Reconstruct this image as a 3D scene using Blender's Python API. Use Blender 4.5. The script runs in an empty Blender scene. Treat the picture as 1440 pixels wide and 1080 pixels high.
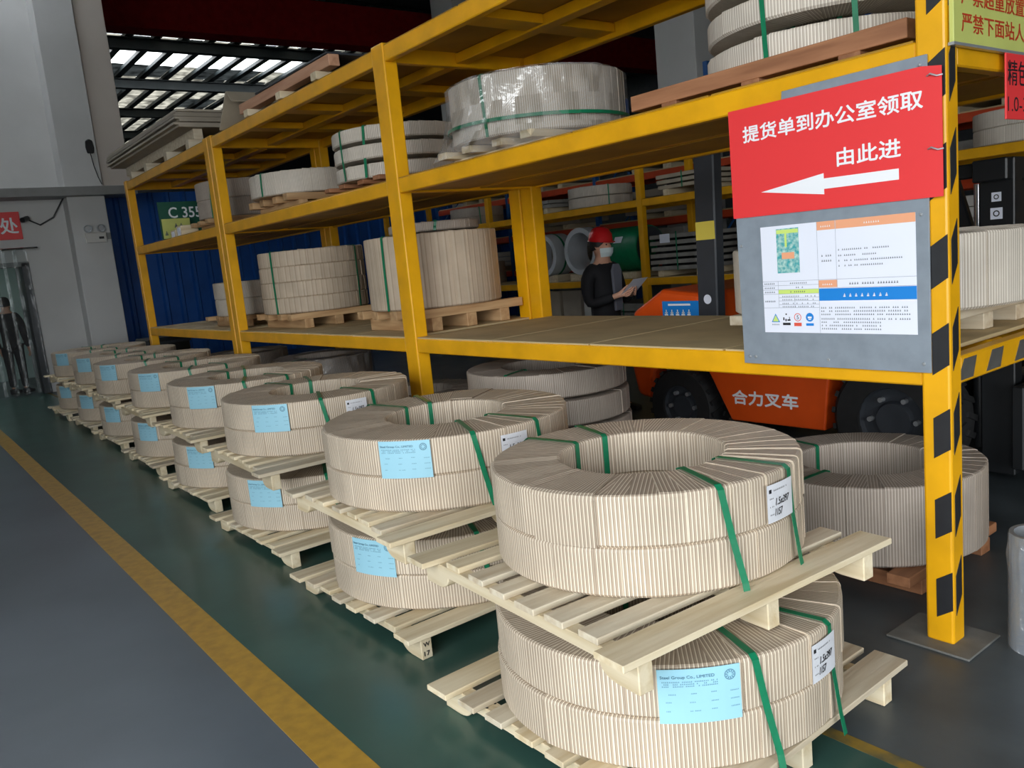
import bpy, bmesh, math, random
from mathutils import Vector, Matrix
R_ = math.radians
rnd = random.Random(7)
scene = bpy.context.scene
COL = scene.collection

# ------------------------------------------------------------------ camera
cam_d = bpy.data.cameras.new('camera')
cam = bpy.data.objects.new('camera', cam_d)
COL.objects.link(cam)
YAW, PITCH, ROLL, FPX = 0.64546, -0.15504, -0.09773, 1159.8
fw = Vector((math.sin(YAW)*math.cos(PITCH), math.cos(YAW)*math.cos(PITCH), math.sin(PITCH)))
rt = fw.cross(Vector((0, 0, 1))).normalized()
up = rt.cross(fw)
c_, s_ = math.cos(ROLL), math.sin(ROLL)
r2 = rt*c_ + up*s_
u2 = up*c_ - rt*s_
cam.matrix_world = Matrix(((r2.x, u2.x, -fw.x, 0), (r2.y, u2.y, -fw.y, 0), (r2.z, u2.z, -fw.z, 1.6), (0, 0, 0, 1)))
cam_d.sensor_width = 36.0
cam_d.lens = FPX/1440*36
cam_d.clip_start = 0.05
cam_d.clip_end = 200
scene.camera = cam

# ------------------------------------------------------------------ daylight
world = bpy.data.worlds.new('overcast_sky')
scene.world = world
world.use_nodes = True
bg = world.node_tree.nodes['Background']
bg.inputs['Color'].default_value = (0.93, 0.97, 1.0, 1)
bg.inputs['Strength'].default_value = 3.0
# portals mark the two wide loading doors through which the sky shines in
def portal(loc, rot, sx, sy):
    l = bpy.data.lights.new('door_portal', 'AREA')
    l.shape = 'RECTANGLE'; l.size = sx; l.size_y = sy
    l.cycles.is_portal = True
    o = bpy.data.objects.new('door_portal', l)
    o.location = loc; o.rotation_euler = rot
    COL.objects.link(o)
portal((-4.5, -1.9, 2.75), (0, R_(-90), 0), 5.5, 7.4)
portal((-0.25, -6.5, 1.75), (R_(90), 0, 0), 5.5, 3.5)

scene.view_settings.view_transform = 'Standard'
scene.view_settings.look = 'None'
scene.view_settings.gamma = 1.0
scene.view_settings.use_curve_mapping = False
scene.view_settings.exposure = 1.42
try:
    scene.cycles.use_denoising = True
    scene.cycles.max_bounces = 8
    scene.cycles.diffuse_bounces = 5
    scene.cycles.transparent_max_bounces = 16
    scene.cycles.caustics_reflective = False
    scene.cycles.caustics_refractive = False
    scene.cycles.sample_clamp_indirect = 6.0
except Exception:
    pass

# ------------------------------------------------------------------ materials
def srgb(r, g, b):
    f = lambda c: (c/255/12.92) if c/255 <= 0.04045 else ((c/255+0.055)/1.055)**2.4
    return (f(r), f(g), f(b), 1)

def mat(name, col, rough=0.6, metal=0.0, noise=0.0, nscale=6.0, col2=None, bump=0.0, bscale=60.0, spec=0.5, stretch=None, rand=0.0):
    """plain painted / natural surface with noise mottling, optional fine relief and per-object tone"""
    m = bpy.data.materials.new(name); m.use_nodes = True
    nt = m.node_tree; N = nt.nodes; L = nt.links
    b = N['Principled BSDF']
    b.inputs['Roughness'].default_value = rough
    b.inputs['Metallic'].default_value = metal
    b.inputs['Specular IOR Level'].default_value = spec
    b.inputs['Base Color'].default_value = col
    tc = N.new('ShaderNodeTexCoord')
    vec = tc.outputs['Object']
    if stretch:
        mp = N.new('ShaderNodeMapping'); mp.inputs['Scale'].default_value = stretch
        L.new(vec, mp.inputs['Vector']); vec = mp.outputs['Vector']
        oi = N.new('ShaderNodeObjectInfo')
        mu = N.new('ShaderNodeMath'); mu.operation = 'MULTIPLY'; mu.inputs[1].default_value = 37.0
        L.new(oi.outputs['Random'], mu.inputs[0])
        cb = N.new('ShaderNodeCombineXYZ'); L.new(mu.outputs[0], cb.inputs['X']); L.new(mu.outputs[0], cb.inputs['Y'])
        L.new(cb.outputs[0], mp.inputs['Location'])
    out = None
    if noise > 0 or col2:
        nz = N.new('ShaderNodeTexNoise'); nz.inputs['Scale'].default_value = nscale
        nz.inputs['Detail'].default_value = 5
        L.new(vec, nz.inputs['Vector'])
        rp = N.new('ShaderNodeValToRGB')
        c2 = col2 or tuple(c*(1-noise) for c in col[:3]) + (1,)
        rp.color_ramp.elements[0].position = 0.32; rp.color_ramp.elements[0].color = c2
        rp.color_ramp.elements[1].position = 0.62; rp.color_ramp.elements[1].color = col
        L.new(nz.outputs['Fac'], rp.inputs['Fac'])
        out = rp.outputs['Color']
    if rand > 0:
        oi2 = N.new('ShaderNodeObjectInfo')
        mr = N.new('ShaderNodeMapRange'); mr.inputs['To Min'].default_value = 1-rand; mr.inputs['To Max'].default_value = 1+rand*0.4
        L.new(oi2.outputs['Random'], mr.inputs['Value'])
        mx = N.new('ShaderNodeMix'); mx.data_type = 'RGBA'; mx.blend_type = 'MULTIPLY'; mx.inputs['Factor'].default_value = 1
        if out: L.new(out, mx.inputs[6])
        else: mx.inputs[6].default_value = col
        L.new(mr.outputs[0], mx.inputs[7])
        out = mx.outputs[2]
    if out: L.new(out, b.inputs['Base Color'])
    if bump > 0:
        n2 = N.new('ShaderNodeTexNoise'); n2.inputs['Scale'].default_value = bscale; n2.inputs['Detail'].default_value = 4
        L.new(vec, n2.inputs['Vector'])
        bp = N.new('ShaderNodeBump'); bp.inputs['Strength'].default_value = bump; bp.inputs['Distance'].default_value = 0.01
        L.new(n2.outputs['Fac'], bp.inputs['Height']); L.new(bp.outputs['Normal'], b.inputs['Normal'])
    return m

def paper_mat(name, base, light, dark, pitch, contrast=1.0):
    """ribbed wrapping paper: stripes run along each wound strip (UV x = metres across the strip)"""
    m = bpy.data.materials.new(name); m.use_nodes = True
    nt = m.node_tree; N = nt.nodes; L = nt.links
    b = N['Principled BSDF']; b.inputs['Roughness'].default_value = 0.62; b.inputs['Specular IOR Level'].default_value = 0.35
    uv = N.new('ShaderNodeUVMap'); uv.uv_map = 'wrap'
    sp = N.new('ShaderNodeSeparateXYZ'); L.new(uv.outputs[0], sp.inputs[0])
    dv = N.new('ShaderNodeMath'); dv.operation = 'DIVIDE'; dv.inputs[1].default_value = pitch; L.new(sp.outputs['X'], dv.inputs[0])
    fr = N.new('ShaderNodeMath'); fr.operation = 'FRACT'; L.new(dv.outputs[0], fr.inputs[0])
    rp = N.new('ShaderNodeValToRGB'); e = rp.color_ramp.elements
    e[0].position = 0.0; e[0].color = dark
    e[1].position = 1.0; e[1].color = dark
    for p, c in ((0.12, base), (0.56, base), (0.63, light), (0.84, light), (0.91, base)):
        k = e.new(p); k.color = c
    L.new(fr.outputs[0], rp.inputs['Fac'])
    tc = N.new('ShaderNodeTexCoord')
    nz = N.new('ShaderNodeTexNoise'); nz.inputs['Scale'].default_value = 5; nz.inputs['Detail'].default_value = 4
    L.new(tc.outputs['Object'], nz.inputs['Vector'])
    mr = N.new('ShaderNodeMapRange'); mr.inputs['From Min'].default_value = 0.3; mr.inputs['From Max'].default_value = 0.7
    mr.inputs['To Min'].default_value = 0.86; mr.inputs['To Max'].default_value = 1.05
    L.new(nz.outputs['Fac'], mr.inputs['Value'])
    at = N.new('ShaderNodeAttribute'); at.attribute_name = 'tone'
    m2 = N.new('ShaderNodeMath'); m2.operation = 'MULTIPLY'; L.new(mr.outputs[0], m2.inputs[0]); L.new(at.outputs['Fac'], m2.inputs[1])
    mx = N.new('ShaderNodeMix'); mx.data_type = 'RGBA'; mx.blend_type = 'MULTIPLY'; mx.inputs['Factor'].default_value = 1
    L.new(rp.outputs['Color'], mx.inputs[6]); L.new(m2.outputs[0], mx.inputs[7])
    L.new(mx.outputs[2], b.inputs['Base Color'])
    # fine rib relief and a few creases
    n2 = N.new('ShaderNodeTexNoise'); n2.inputs['Scale'].default_value = 14; n2.inputs['Detail'].default_value = 3; n2.inputs['Distortion'].default_value = 1.2
    L.new(tc.outputs['Object'], n2.inputs['Vector'])
    sn = N.new('ShaderNodeMath'); sn.operation = 'PINGPONG'; sn.inputs[1].default_value = 0.5; L.new(dv.outputs[0], sn.inputs[0])
    ad = N.new('ShaderNodeMath'); ad.operation = 'MULTIPLY_ADD'; ad.inputs[1].default_value = 0.10
    L.new(sn.outputs[0], ad.inputs[0]); L.new(n2.outputs['Fac'], ad.inputs[2])
    bp = N.new('ShaderNodeBump'); bp.inputs['Strength'].default_value = 0.35; bp.inputs['Distance'].default_value = 0.005
    L.new(ad.outputs[0], bp.inputs['Height']); L.new(bp.outputs['Normal'], b.inputs['Normal'])
    return m

def film_mat(name, tint, alpha, rough=0.12, bscale=9.0):
    m = bpy.data.materials.new(name); m.use_nodes = True
    nt = m.node_tree; N = nt.nodes; L = nt.links
    for n in list(N):
        if n.type != 'OUTPUT_MATERIAL': N.remove(n)
    o = [n for n in N if n.type == 'OUTPUT_MATERIAL'][0]
    tr = N.new('ShaderNodeBsdfTransparent'); tr.inputs[0].default_value = tint
    gl = N.new('ShaderNodeBsdfGlossy'); gl.inputs['Roughness'].default_value = rough
    df = N.new('ShaderNodeBsdfDiffuse'); df.inputs[0].default_value = (0.8, 0.8, 0.8, 1)
    tc = N.new('ShaderNodeTexCoord')
    nz = N.new('ShaderNodeTexNoise'); nz.inputs['Scale'].default_value = bscale; nz.inputs['Detail'].default_value = 3; nz.inputs['Distortion'].default_value = 1.5
    L.new(tc.outputs['Object'], nz.inputs['Vector'])
    bp = N.new('ShaderNodeBump'); bp.inputs['Strength'].default_value = 0.9; bp.inputs['Distance'].default_value = 0.03
    L.new(nz.outputs['Fac'], bp.inputs['Height']); L.new(bp.outputs[0], gl.inputs['Normal'])
    m0 = N.new('ShaderNodeMixShader'); m0.inputs[0].default_value = 0.6
    L.new(gl.outputs[0], m0.inputs[1]); L.new(df.outputs[0], m0.inputs[2])
    m1 = N.new('ShaderNodeMixShader'); m1.inputs[0].default_value = alpha
    L.new(tr.outputs[0], m1.inputs[1]); L.new(m0.outputs[0], m1.inputs[2])
    L.new(m1.outputs[0], o.inputs['Surface'])
    return m

def translucent_mat(name, col):
    m = bpy.data.materials.new(name); m.use_nodes = True
    nt = m.node_tree; N = nt.nodes; L = nt.links
    for n in list(N):
        if n.type != 'OUTPUT_MATERIAL': N.remove(n)
    o = [n for n in N if n.type == 'OUTPUT_MATERIAL'][0]
    t = N.new('ShaderNodeBsdfTranslucent'); t.inputs[0].default_value = col
    tc = N.new('ShaderNodeTexCoord'); nz = N.new('ShaderNodeTexNoise'); nz.inputs['Scale'].default_value = 2.5; nz.inputs['Detail'].default_value = 5
    mp = N.new('ShaderNodeMapping'); oi = N.new('ShaderNodeObjectInfo')
    L.new(tc.outputs['Object'], mp.inputs['Vector'])
    mu = N.new('ShaderNodeMath'); mu.operation = 'MULTIPLY'; mu.inputs[1].default_value = 50; L.new(oi.outputs['Random'], mu.inputs[0])
    cb = N.new('ShaderNodeCombineXYZ'); L.new(mu.outputs[0], cb.inputs['X']); L.new(cb.outputs[0], mp.inputs['Location'])
    L.new(mp.outputs[0], nz.inputs['Vector'])
    rp = N.new('ShaderNodeValToRGB'); rp.color_ramp.elements[0].position = 0.3; rp.color_ramp.elements[0].color = tuple(c*0.35 for c in col[:3])+(1,)
    rp.color_ramp.elements[1].position = 0.6; rp.color_ramp.elements[1].color = col
    L.new(nz.outputs['Fac'], rp.inputs['Fac']); L.new(rp.outputs['Color'], t.inputs[0])
    L.new(t.outputs[0], o.inputs['Surface'])
    return m

M = {}
M['yellow'] = mat('yellow_rack_paint', srgb(236, 172, 14), 0.38, noise=0.22, nscale=3.5, bump=0.05, bscale=25)
M['tape'] = mat('black_hazard_tape', srgb(34, 35, 38), 0.5, noise=0.2, nscale=20)
M['tape_grey'] = mat('worn_grey_tape', srgb(84, 82, 78), 0.6, noise=0.2, nscale=20)
M['deck'] = mat('dusty_shelf_board', srgb(204, 182, 138), 0.7, noise=0.2, nscale=3)
M['yellow_dusty'] = mat('dusty_yellow_deck', srgb(178, 132, 36), 0.6, noise=0.3, nscale=2.5)
M['plate'] = mat('worn_floor_plate', srgb(112, 112, 108), 0.6, noise=0.25, nscale=12)
M['wood_tan'] = mat('tan_timber', srgb(204, 168, 124), 0.65, col2=srgb(176, 136, 94), nscale=1.0, stretch=(2.0, 22, 22), bump=0.1, bscale=4, rand=0.14)
M['steel_panel'] = mat('grey_painted_steel', srgb(136, 146, 156), 0.42, noise=0.14, nscale=14, bump=0.06, bscale=90)
M['red_vinyl'] = mat('red_vinyl', srgb(232, 60, 62), 0.42)
M['white_vinyl'] = mat('white_vinyl', srgb(240, 242, 246), 0.45)
M['paper_white'] = mat('white_paper', srgb(232, 236, 248), 0.5)
M['label_white'] = mat('white_label_paper', srgb(222, 224, 230), 0.5, noise=0.08, nscale=30)
M['label_blue'] = mat('sky_blue_label_paper', srgb(150, 200, 218), 0.5)
M['ink'] = mat('printed_grey_ink', srgb(70, 82, 96), 0.6)
M['ink_soft'] = mat('pale_printed_ink', srgb(150, 158, 172), 0.6)
M['ink_label'] = mat('label_ink', srgb(84, 128, 150), 0.6)
M['ink_black'] = mat('black_marker_ink', srgb(28, 28, 32), 0.6)
M['orange_print'] = mat('orange_print', srgb(238, 168, 128), 0.5)
M['blue_print'] = mat('blue_print', srgb(22, 130, 214), 0.5)
M['green_print'] = mat('lime_print', srgb(206, 230, 120), 0.5)
M['teal_print'] = mat('teal_print', srgb(60, 160, 165), 0.5, col2=srgb(190, 220, 210), nscale=60)
M['red_print'] = mat('red_print', srgb(226, 90, 70), 0.5)
M['lime_board'] = mat('yellow_green_sign_paint', srgb(196, 203, 112), 0.45, noise=0.08)
M['dark_red_ink'] = mat('red_brown_lettering', srgb(190, 60, 30), 0.5)
M['strap'] = mat('green_strapping', srgb(20, 122, 84), 0.35, noise=0.15, nscale=40)
M['wood'] = mat('pale_pine', srgb(230, 216, 186), 0.65, col2=srgb(208, 188, 150), nscale=1.0, stretch=(2.0, 26, 26), bump=0.12, bscale=4, rand=0.16)
M['wood_grey'] = mat('weathered_pine', srgb(218, 207, 184), 0.65, col2=srgb(194, 176, 148), nscale=1.0, stretch=(2.0, 26, 26), bump=0.12, bscale=4, rand=0.16)
M['wood_brown'] = mat('reddish_timber', srgb(170, 118, 82), 0.65, col2=srgb(136, 90, 60), nscale=1.0, stretch=(2.0, 22, 22), bump=0.1, bscale=4, rand=0.14)
M['wood_pink'] = mat('pinkish_timber', srgb(206, 158, 126), 0.65, col2=srgb(180, 130, 98), nscale=1.0, stretch=(2.0, 22, 22), bump=0.1, bscale=4, rand=0.1)
M['paper'] = paper_mat('ribbed_kraft_wrap', srgb(180, 163, 143), srgb(236, 224, 203), srgb(132, 116, 101), 0.0122)
M['paper_grey'] = paper_mat('grey_ribbed_wrap', srgb(164, 151, 139), srgb(206, 195, 181), srgb(118, 107, 97), 0.0125)
M['paper_pale'] = paper_mat('pale_ribbed_wrap', srgb(196, 185, 170), srgb(236, 229, 217), srgb(146, 135, 122), 0.0135)
M['paper_plain'] = paper_mat('plain_kraft_wrap', srgb(196, 178, 156), srgb(202, 186, 164), srgb(168, 148, 126), 0.055)
M['film'] = film_mat('clear_stretch_film', (0.98, 0.98, 0.98, 1), 0.24)
M['curtain'] = film_mat('clear_pvc_strip', (0.86, 0.9, 0.9, 1), 0.07, 0.15, 4)
M['floor'] = mat('grey_epoxy_floor', srgb(98, 108, 118), 0.3, noise=0.22, nscale=1.2, bump=0.03, bscale=8)
M['floor_green'] = mat('green_epoxy_floor', srgb(58, 92, 84), 0.28, noise=0.3, nscale=2.2, bump=0.03, bscale=10)
M['concrete'] = mat('dark_worn_concrete', srgb(80, 88, 92), 0.4, noise=0.35, nscale=2.6, bump=0.05, bscale=20)
M['yellow_line'] = mat('yellow_floor_paint', srgb(188, 146, 48), 0.42, noise=0.24, nscale=16)
M['yellow_worn'] = mat('worn_yellow_floor_paint', srgb(150, 120, 40), 0.5, col2=srgb(70, 78, 66), nscale=9)
M['outdoor'] = mat('outdoor_concrete', srgb(170, 168, 162), 0.8, noise=0.1)
M['wall'] = mat('white_wall_plaster', srgb(206, 206, 204), 0.7, noise=0.08, nscale=1.3)
M['wall_warm'] = mat('warm_white_panel', srgb(206, 196, 186), 0.7, noise=0.05, nscale=1.3)
M['office_teal'] = mat('pale_teal_plaster', srgb(186, 206, 200), 0.7, noise=0.05)
M['trim'] = mat('grey_steel_trim', srgb(136, 136, 134), 0.5, noise=0.1)
M['blue_sheet'] = mat('blue_profiled_sheet', srgb(28, 92, 176), 0.45, noise=0.25, nscale=1.5)
M['roof'] = mat('dark_roof_sheet', srgb(72, 76, 78), 0.7, noise=0.2)
M['roof_steel'] = mat('dark_roof_steel', srgb(34, 44, 46), 0.6, noise=0.2)
M['crane_red'] = mat('dark_red_crane_paint', srgb(128, 24, 26), 0.9, noise=0.2, spec=0.05)
M['skylight'] = translucent_mat('milky_skylight', (0.34, 0.33, 0.30, 1))
M['skylight_added'] = translucent_mat('added_milky_skylight', (0.92, 0.93, 0.95, 1))  # for the panes added over the aisle end to brighten the wall
M['skylight_dull'] = translucent_mat('dirty_skylight', (0.09, 0.095, 0.095, 1))
M['orange'] = mat('orange_forklift_paint', srgb(226, 84, 24), 0.35, noise=0.12, nscale=4)
M['rubber'] = mat('tyre_rubber', srgb(30, 30, 31), 0.75, noise=0.3, nscale=20)
M['dark_metal'] = mat('dark_grey_metal', srgb(56, 60, 66), 0.45, noise=0.15)
M['black_metal'] = mat('black_metal', srgb(30, 32, 34), 0.4)
M['chrome'] = mat('chrome', srgb(210, 210, 214), 0.15, metal=1.0)
M['galv'] = mat('galvanised_steel', srgb(186, 190, 194), 0.35, metal=0.6, noise=0.15)
M['steel_pale'] = mat('bright_rolled_steel', srgb(214, 218, 222), 0.4, metal=0.15, noise=0.1)
M['yellow_sticker'] = mat('yellow_sticker', srgb(232, 212, 90), 0.5)
M['glass_dark'] = mat('dark_glass', srgb(50, 66, 66), 0.1)
M['red_beam'] = mat('orange_red_beam_paint', srgb(206, 74, 34), 0.45, noise=0.15)
M['blue_post'] = mat('blue_upright_paint', srgb(30, 92, 160), 0.45, noise=0.15)
M['green_wrap'] = mat('green_wrapping', srgb(14, 128, 84), 0.4, noise=0.25, nscale=9, bump=0.3, bscale=8)
M['grey_goods'] = mat('grey_wrapped_goods', srgb(150, 148, 142), 0.6, noise=0.25, nscale=7)
M['card'] = mat('beige_carton', srgb(178, 166, 146), 0.7, noise=0.12)
M['panel_goods'] = mat('grey_panel_goods', srgb(176, 166, 150), 0.6, noise=0.15, nscale=4, rand=0.25)
M['skin'] = mat('skin', srgb(206, 156, 130), 0.6)
M['cloth_black'] = mat('black_cloth', srgb(26, 26, 30), 0.85, noise=0.2, nscale=8)
M['cloth_grey'] = mat('grey_cloth', srgb(96, 98, 108), 0.85)
M['helmet'] = mat('red_helmet', srgb(206, 30, 34), 0.25)
M['mask'] = mat('pale_face_mask', srgb(206, 222, 224), 0.7)
M['hair'] = mat('dark_hair', srgb(24, 20, 20), 0.6)
M['bag'] = film_mat('grey_film_wrap', (0.80, 0.87, 0.95, 1), 0.22, 0.15, 14)
M['lamp_white'] = mat('white_lamp_housing', srgb(206, 204, 198), 0.5)
M['green_board'] = mat('dark_green_board', srgb(20, 84, 66), 0.5)
M['added_tube_light'] = bpy.data.materials.new('added_lamp_glow'); M['added_tube_light'].use_nodes = True
_b = M['added_tube_light'].node_tree.nodes['Principled BSDF']; _b.inputs['Emission Color'].default_value = (0.85, 1, 0.95, 1); _b.inputs['Emission Strength'].default_value = 9  # glow of the lamp added behind the doorway

# ------------------------------------------------------------------ mesh helpers
class MB:
    def __init__(s): s.v = []; s.f = []
    def add(s, vs, fs):
        k = len(s.v); s.v += [tuple(p) for p in vs]; s.f += [tuple(i+k for i in q) for q in fs]; return s
    def box(s, x0, x1, y0, y1, z0, z1):
        return s.add([(x0,y0,z0),(x1,y0,z0),(x1,y1,z0),(x0,y1,z0),(x0,y0,z1),(x1,y0,z1),(x1,y1,z1),(x0,y1,z1)],
                     [(0,3,2,1),(4,5,6,7),(0,1,5,4),(1,2,6,5),(2,3,7,6),(3,0,4,7)])
    def bar(s, a, b, w, h, upv=(0,0,1)):
        a, b = Vector(a), Vector(b); d = (b-a).normalized(); u = Vector(upv)
        r = d.cross(u)
        if r.length < 1e-4: r = d.cross(Vector((1,0,0)))
        r.normalize(); u = r.cross(d)
        vs = [p + r*(i*w/2) + u*(j*h/2) for p in (a, b) for i, j in ((-1,-1),(1,-1),(1,1),(-1,1))]
        return s.add(vs, [(0,1,2,3),(7,6,5,4),(0,4,5,1),(1,5,6,2),(2,6,7,3),(3,7,4,0)])
    def prism(s, poly, ax, a0, a1):
        """poly: 2D points; ax: 'x','y','z' extrude axis"""
        n = len(poly)
        def p3(p, a): return {'x': (a, p[0], p[1]), 'y': (p[0], a, p[1]), 'z': (p[0], p[1], a)}[ax]
        vs = [p3(p, a0) for p in poly] + [p3(p, a1) for p in poly]
        fs = [tuple(range(n)), tuple(range(2*n-1, n-1, -1))] + [(i, i+n, (i+1) % n+n, (i+1) % n) for i in range(n)]
        return s.add(vs, fs)
    def lathe(s, prof, n=24, ax='z', c=(0,0,0), closed=False):
        m = len(prof); vs = []
        for i in range(n):
            t = 2*math.pi*i/n; co, si = math.cos(t), math.sin(t)
            for r, z in prof:
                p = {'z': (r*co, r*si, z), 'x': (z, r*co, r*si), 'y': (r*si, z, r*co)}[ax]
                vs.append((p[0]+c[0], p[1]+c[1], p[2]+c[2]))
        fs = []
        for i in range(n):
            j = (i+1) % n
            for k in range(m if closed else m-1):
                l = (k+1) % m
                fs.append((i*m+k, j*m+k, j*m+l, i*m+l))
        return s.add(vs, fs)
    def cyl(s, c, r, h, ax='z', n=20):
        return s.lathe([(0.0001, 0), (r, 0), (r, h), (0.0001, h)], n, ax, c)
    def tube(s, pts, r, n=8):
        pts = [Vector(p) for p in pts]; k0 = len(s.v); m = len(pts)
        for i, p in enumerate(pts):
            d = (pts[min(i+1, m-1)] - pts[max(i-1, 0)]).normalized()
            u = d.cross(Vector((0.3, 0.2, 1))); u = u.normalized() if u.length > 1e-4 else Vector((1,0,0)); w = d.cross(u)
            for k in range(n):
                a = 2*math.pi*k/n; s.v.append(tuple(p + (u*math.cos(a) + w*math.sin(a))*r))
        for i in range(m-1):
            for k in range(n):
                s.f.append((k0+i*n+k, k0+i*n+(k+1) % n, k0+(i+1)*n+(k+1) % n, k0+(i+1)*n+k))
        s.f.append(tuple(k0+k for k in range(n))); s.f.append(tuple(k0+(m-1)*n+k for k in range(n-1, -1, -1)))
        return s
    def quad(s, a, b, c, d): return s.add([a, b, c, d], [(0, 1, 2, 3)])
    def mesh(s, name, bevel=0.0, smooth=False, segs=1):
        me = bpy.data.meshes.new(name); me.from_pydata(s.v, [], s.f)
        bm = bmesh.new(); bm.from_mesh(me)
        bmesh.ops.recalc_face_normals(bm, faces=bm.faces)
        if bevel > 0:
            es = [e for e in bm.edges if len(e.link_faces) == 2 and e.calc_face_angle(0) > 0.6]
            bmesh.ops.bevel(bm, geom=es, offset=bevel, segments=segs, affect='EDGES', profile=0.5, clamp_overlap=True)
        if smooth:
            for f in bm.faces: f.smooth = True
        bm.to_mesh(me); bm.free()
        if smooth:
            try: me.set_sharp_from_angle(angle=R_(40))
            except Exception: pass
        return me

def link(name, me, m, parent=None, loc=(0,0,0), rot=(0,0,0)):
    if m is not None and len(me.materials) == 0: me.materials.append(M[m] if isinstance(m, str) else m)
    o = bpy.data.objects.new(name, me); COL.objects.link(o)
    o.location = loc; o.rotation_euler = rot
    if parent: o.parent = parent
    return o
def tag(o, label, cat, group=None):
    o['label'] = label; o['category'] = cat
    if group: o['group'] = group
    return o
def thing(name, label, cat, loc=(0,0,0), rz=0.0, group=None):
    o = bpy.data.objects.new(name, None); COL.objects.link(o)
    o.location = loc; o.rotation_euler = (0, 0, rz); o.empty_display_size = 0.2
    return tag(o, label, cat, group)
def struct(o): o['kind'] = 'structure'; return o
CACHE = {}
def cached(key, fn):
    if key not in CACHE: CACHE[key] = fn()
    return CACHE[key]
def boxmesh(sx, sy, sz, bevel=0.004, segs=1):
    """box centred in x,y, bottom at z=0"""
    return cached(('box', round(sx,4), round(sy,4), round(sz,4), bevel, segs),
                  lambda: MB().box(-sx/2, sx/2, -sy/2, sy/2, 0, sz).mesh('block', bevel, False, segs))
def boxpart(name, m, parent, x0, x1, y0, y1, z0, z1, bevel=0.004, segs=1):
    me = cached(('bx', m, round(x1-x0,4), round(y1-y0,4), round(z1-z0,4), bevel),
                lambda: MB().box(-(x1-x0)/2, (x1-x0)/2, -(y1-y0)/2, (y1-y0)/2, 0, z1-z0).mesh(name, bevel, False, segs))
    return link(name, me, m, parent, ((x0+x1)/2, (y0+y1)/2, z0))

def text_mesh(body, height=1.0, width=None, bold=0.0, shear=0.0, align='LEFT', extrude=0.0):
    me = text_flat(body, height, width, shear, align, extrude)
    if bold <= 0: return me
    # heavier strokes: the same outline laid over itself with small shifts
    d = bold*height; bm = bmesh.new()
    for ki, (dx, dy) in enumerate(((-d, 0), (d, 0), (0, -d), (0, d), (-d*.7, -d*.7), (d*.7, d*.7), (-d*.7, d*.7), (d*.7, -d*.7))):
        c = me.copy()
        for v in c.vertices: v.co += Vector((dx, dy, ki*0.00012))
        bm.from_mesh(c); bpy.data.meshes.remove(c)
    out = bpy.data.meshes.new('lettering'); bm.to_mesh(out); bm.free()
    return out
def text_flat(body, height=1.0, width=None, shear=0.0, align='LEFT', extrude=0.0):
    """flat lettering in the XY plane, scaled to a cap height / width; origin lower left"""
    cu = bpy.data.curves.new('lettering', 'FONT'); cu.body = body; cu.size = 1.0; cu.shear = shear
    cu.extrude = extrude; cu.resolution_u = 3; cu.align_x = align
    o = bpy.data.objects.new('lettering', cu); COL.objects.link(o)
    bpy.context.view_layer.update()
    dg = bpy.context.evaluated_depsgraph_get()
    me = bpy.data.meshes.new_from_object(o.evaluated_get(dg))
    bpy.data.objects.remove(o); bpy.data.curves.remove(cu)
    me.materials.clear()
    xs = [v.co.x for v in me.vertices]; ys = [v.co.y for v in me.vertices]
    x0, x1, y0, y1 = min(xs), max(xs), min(ys), max(ys)
    sy = height/(y1-y0); sx = (width/(x1-x0)) if width else sy
    for v in me.vertices: v.co = Vector(((v.co.x-x0)*sx, (v.co.y-y0)*sy, v.co.z))
    return me

def rects_mesh(rs, z=0.0):
    b = MB()
    for x0, y0, x1, y1 in rs: b.quad((x0,y0,z), (x1,y0,z), (x1,y1,z), (x0,y1,z))
    return b.mesh('print')
def char_marks(rng, x0, x1, y, h, gap=0.25, fill=0.85):
    """a line of small illegible printed characters"""
    out = []; x = x0
    while x + h <= x1:
        if rng.random() < fill:
            out.append((x, y, x+h*0.75, y+h*0.28)); out.append((x+h*0.1, y+h*0.4, x+h*0.7, y+h*0.58)); out.append((x+h*0.3, y+h*0.28, x+h*0.5, y+h))
        x += h*(1+gap)
    return out
# ================================================================== SETTING
def plane_obj(name, m, x0, x1, y0, y1, z0, z1, bevel=0.0):
    return struct(boxpart(name, m, None, x0, x1, y0, y1, z0, z1, bevel))
plane_obj('floor', 'floor', -4.5, 28.0, -6.5, 60.0, -0.2, 0.0)
plane_obj('trim_1', 'yellow_line', 0.90, 1.045, -6.5, 16.3, 0.0, 0.002)
plane_obj('trim_2', 'floor_green', 1.045, 2.15, -6.5, 16.3, 0.0, 0.0015)
plane_obj('trim_3', 'yellow_worn', 2.15, 2.20, -6.5, 16.3, 0.0, 0.002)
plane_obj('trim_4', 'concrete', 2.20, 28.0, -6.5, 60.0, 0.0, 0.0012)
plane_obj('ground_outside', 'outdoor', -40, 40, -45, -6.5, -0.25, -0.05)
plane_obj('ground_outside', 'outdoor', -40, -4.5, -6.5, 60, -0.25, -0.05)

# side and front walls around the two wide loading doors behind the photographer
def holed(name, parts):
    b = MB()
    for p in parts: b.box(*p)
    return struct(link(name, b.mesh(name), 'wall'))
holed('wall_left', [(-4.7,-4.5, 1.8,60, 0,9), (-4.7,-4.5,-6.5,-5.6,0,9), (-4.7,-4.5,-5.6,1.8,5.5,9)])
holed('wall_front', [(-4.7,-3.0,-6.7,-6.5,0,9), (2.5,28.2,-6.7,-6.5,0,9), (-3.0,2.5,-6.7,-6.5,3.5,9)])
struct(boxpart('wall_right', 'roof', None, 28.0, 28.2, -6.5, 60, 0, 9, 0))  # dark sheet here and on the far wall stands in for unlit depth
struct(boxpart('wall_far', 'roof', None, -4.5, 28, 60, 60.2, 0, 9, 0))

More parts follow.
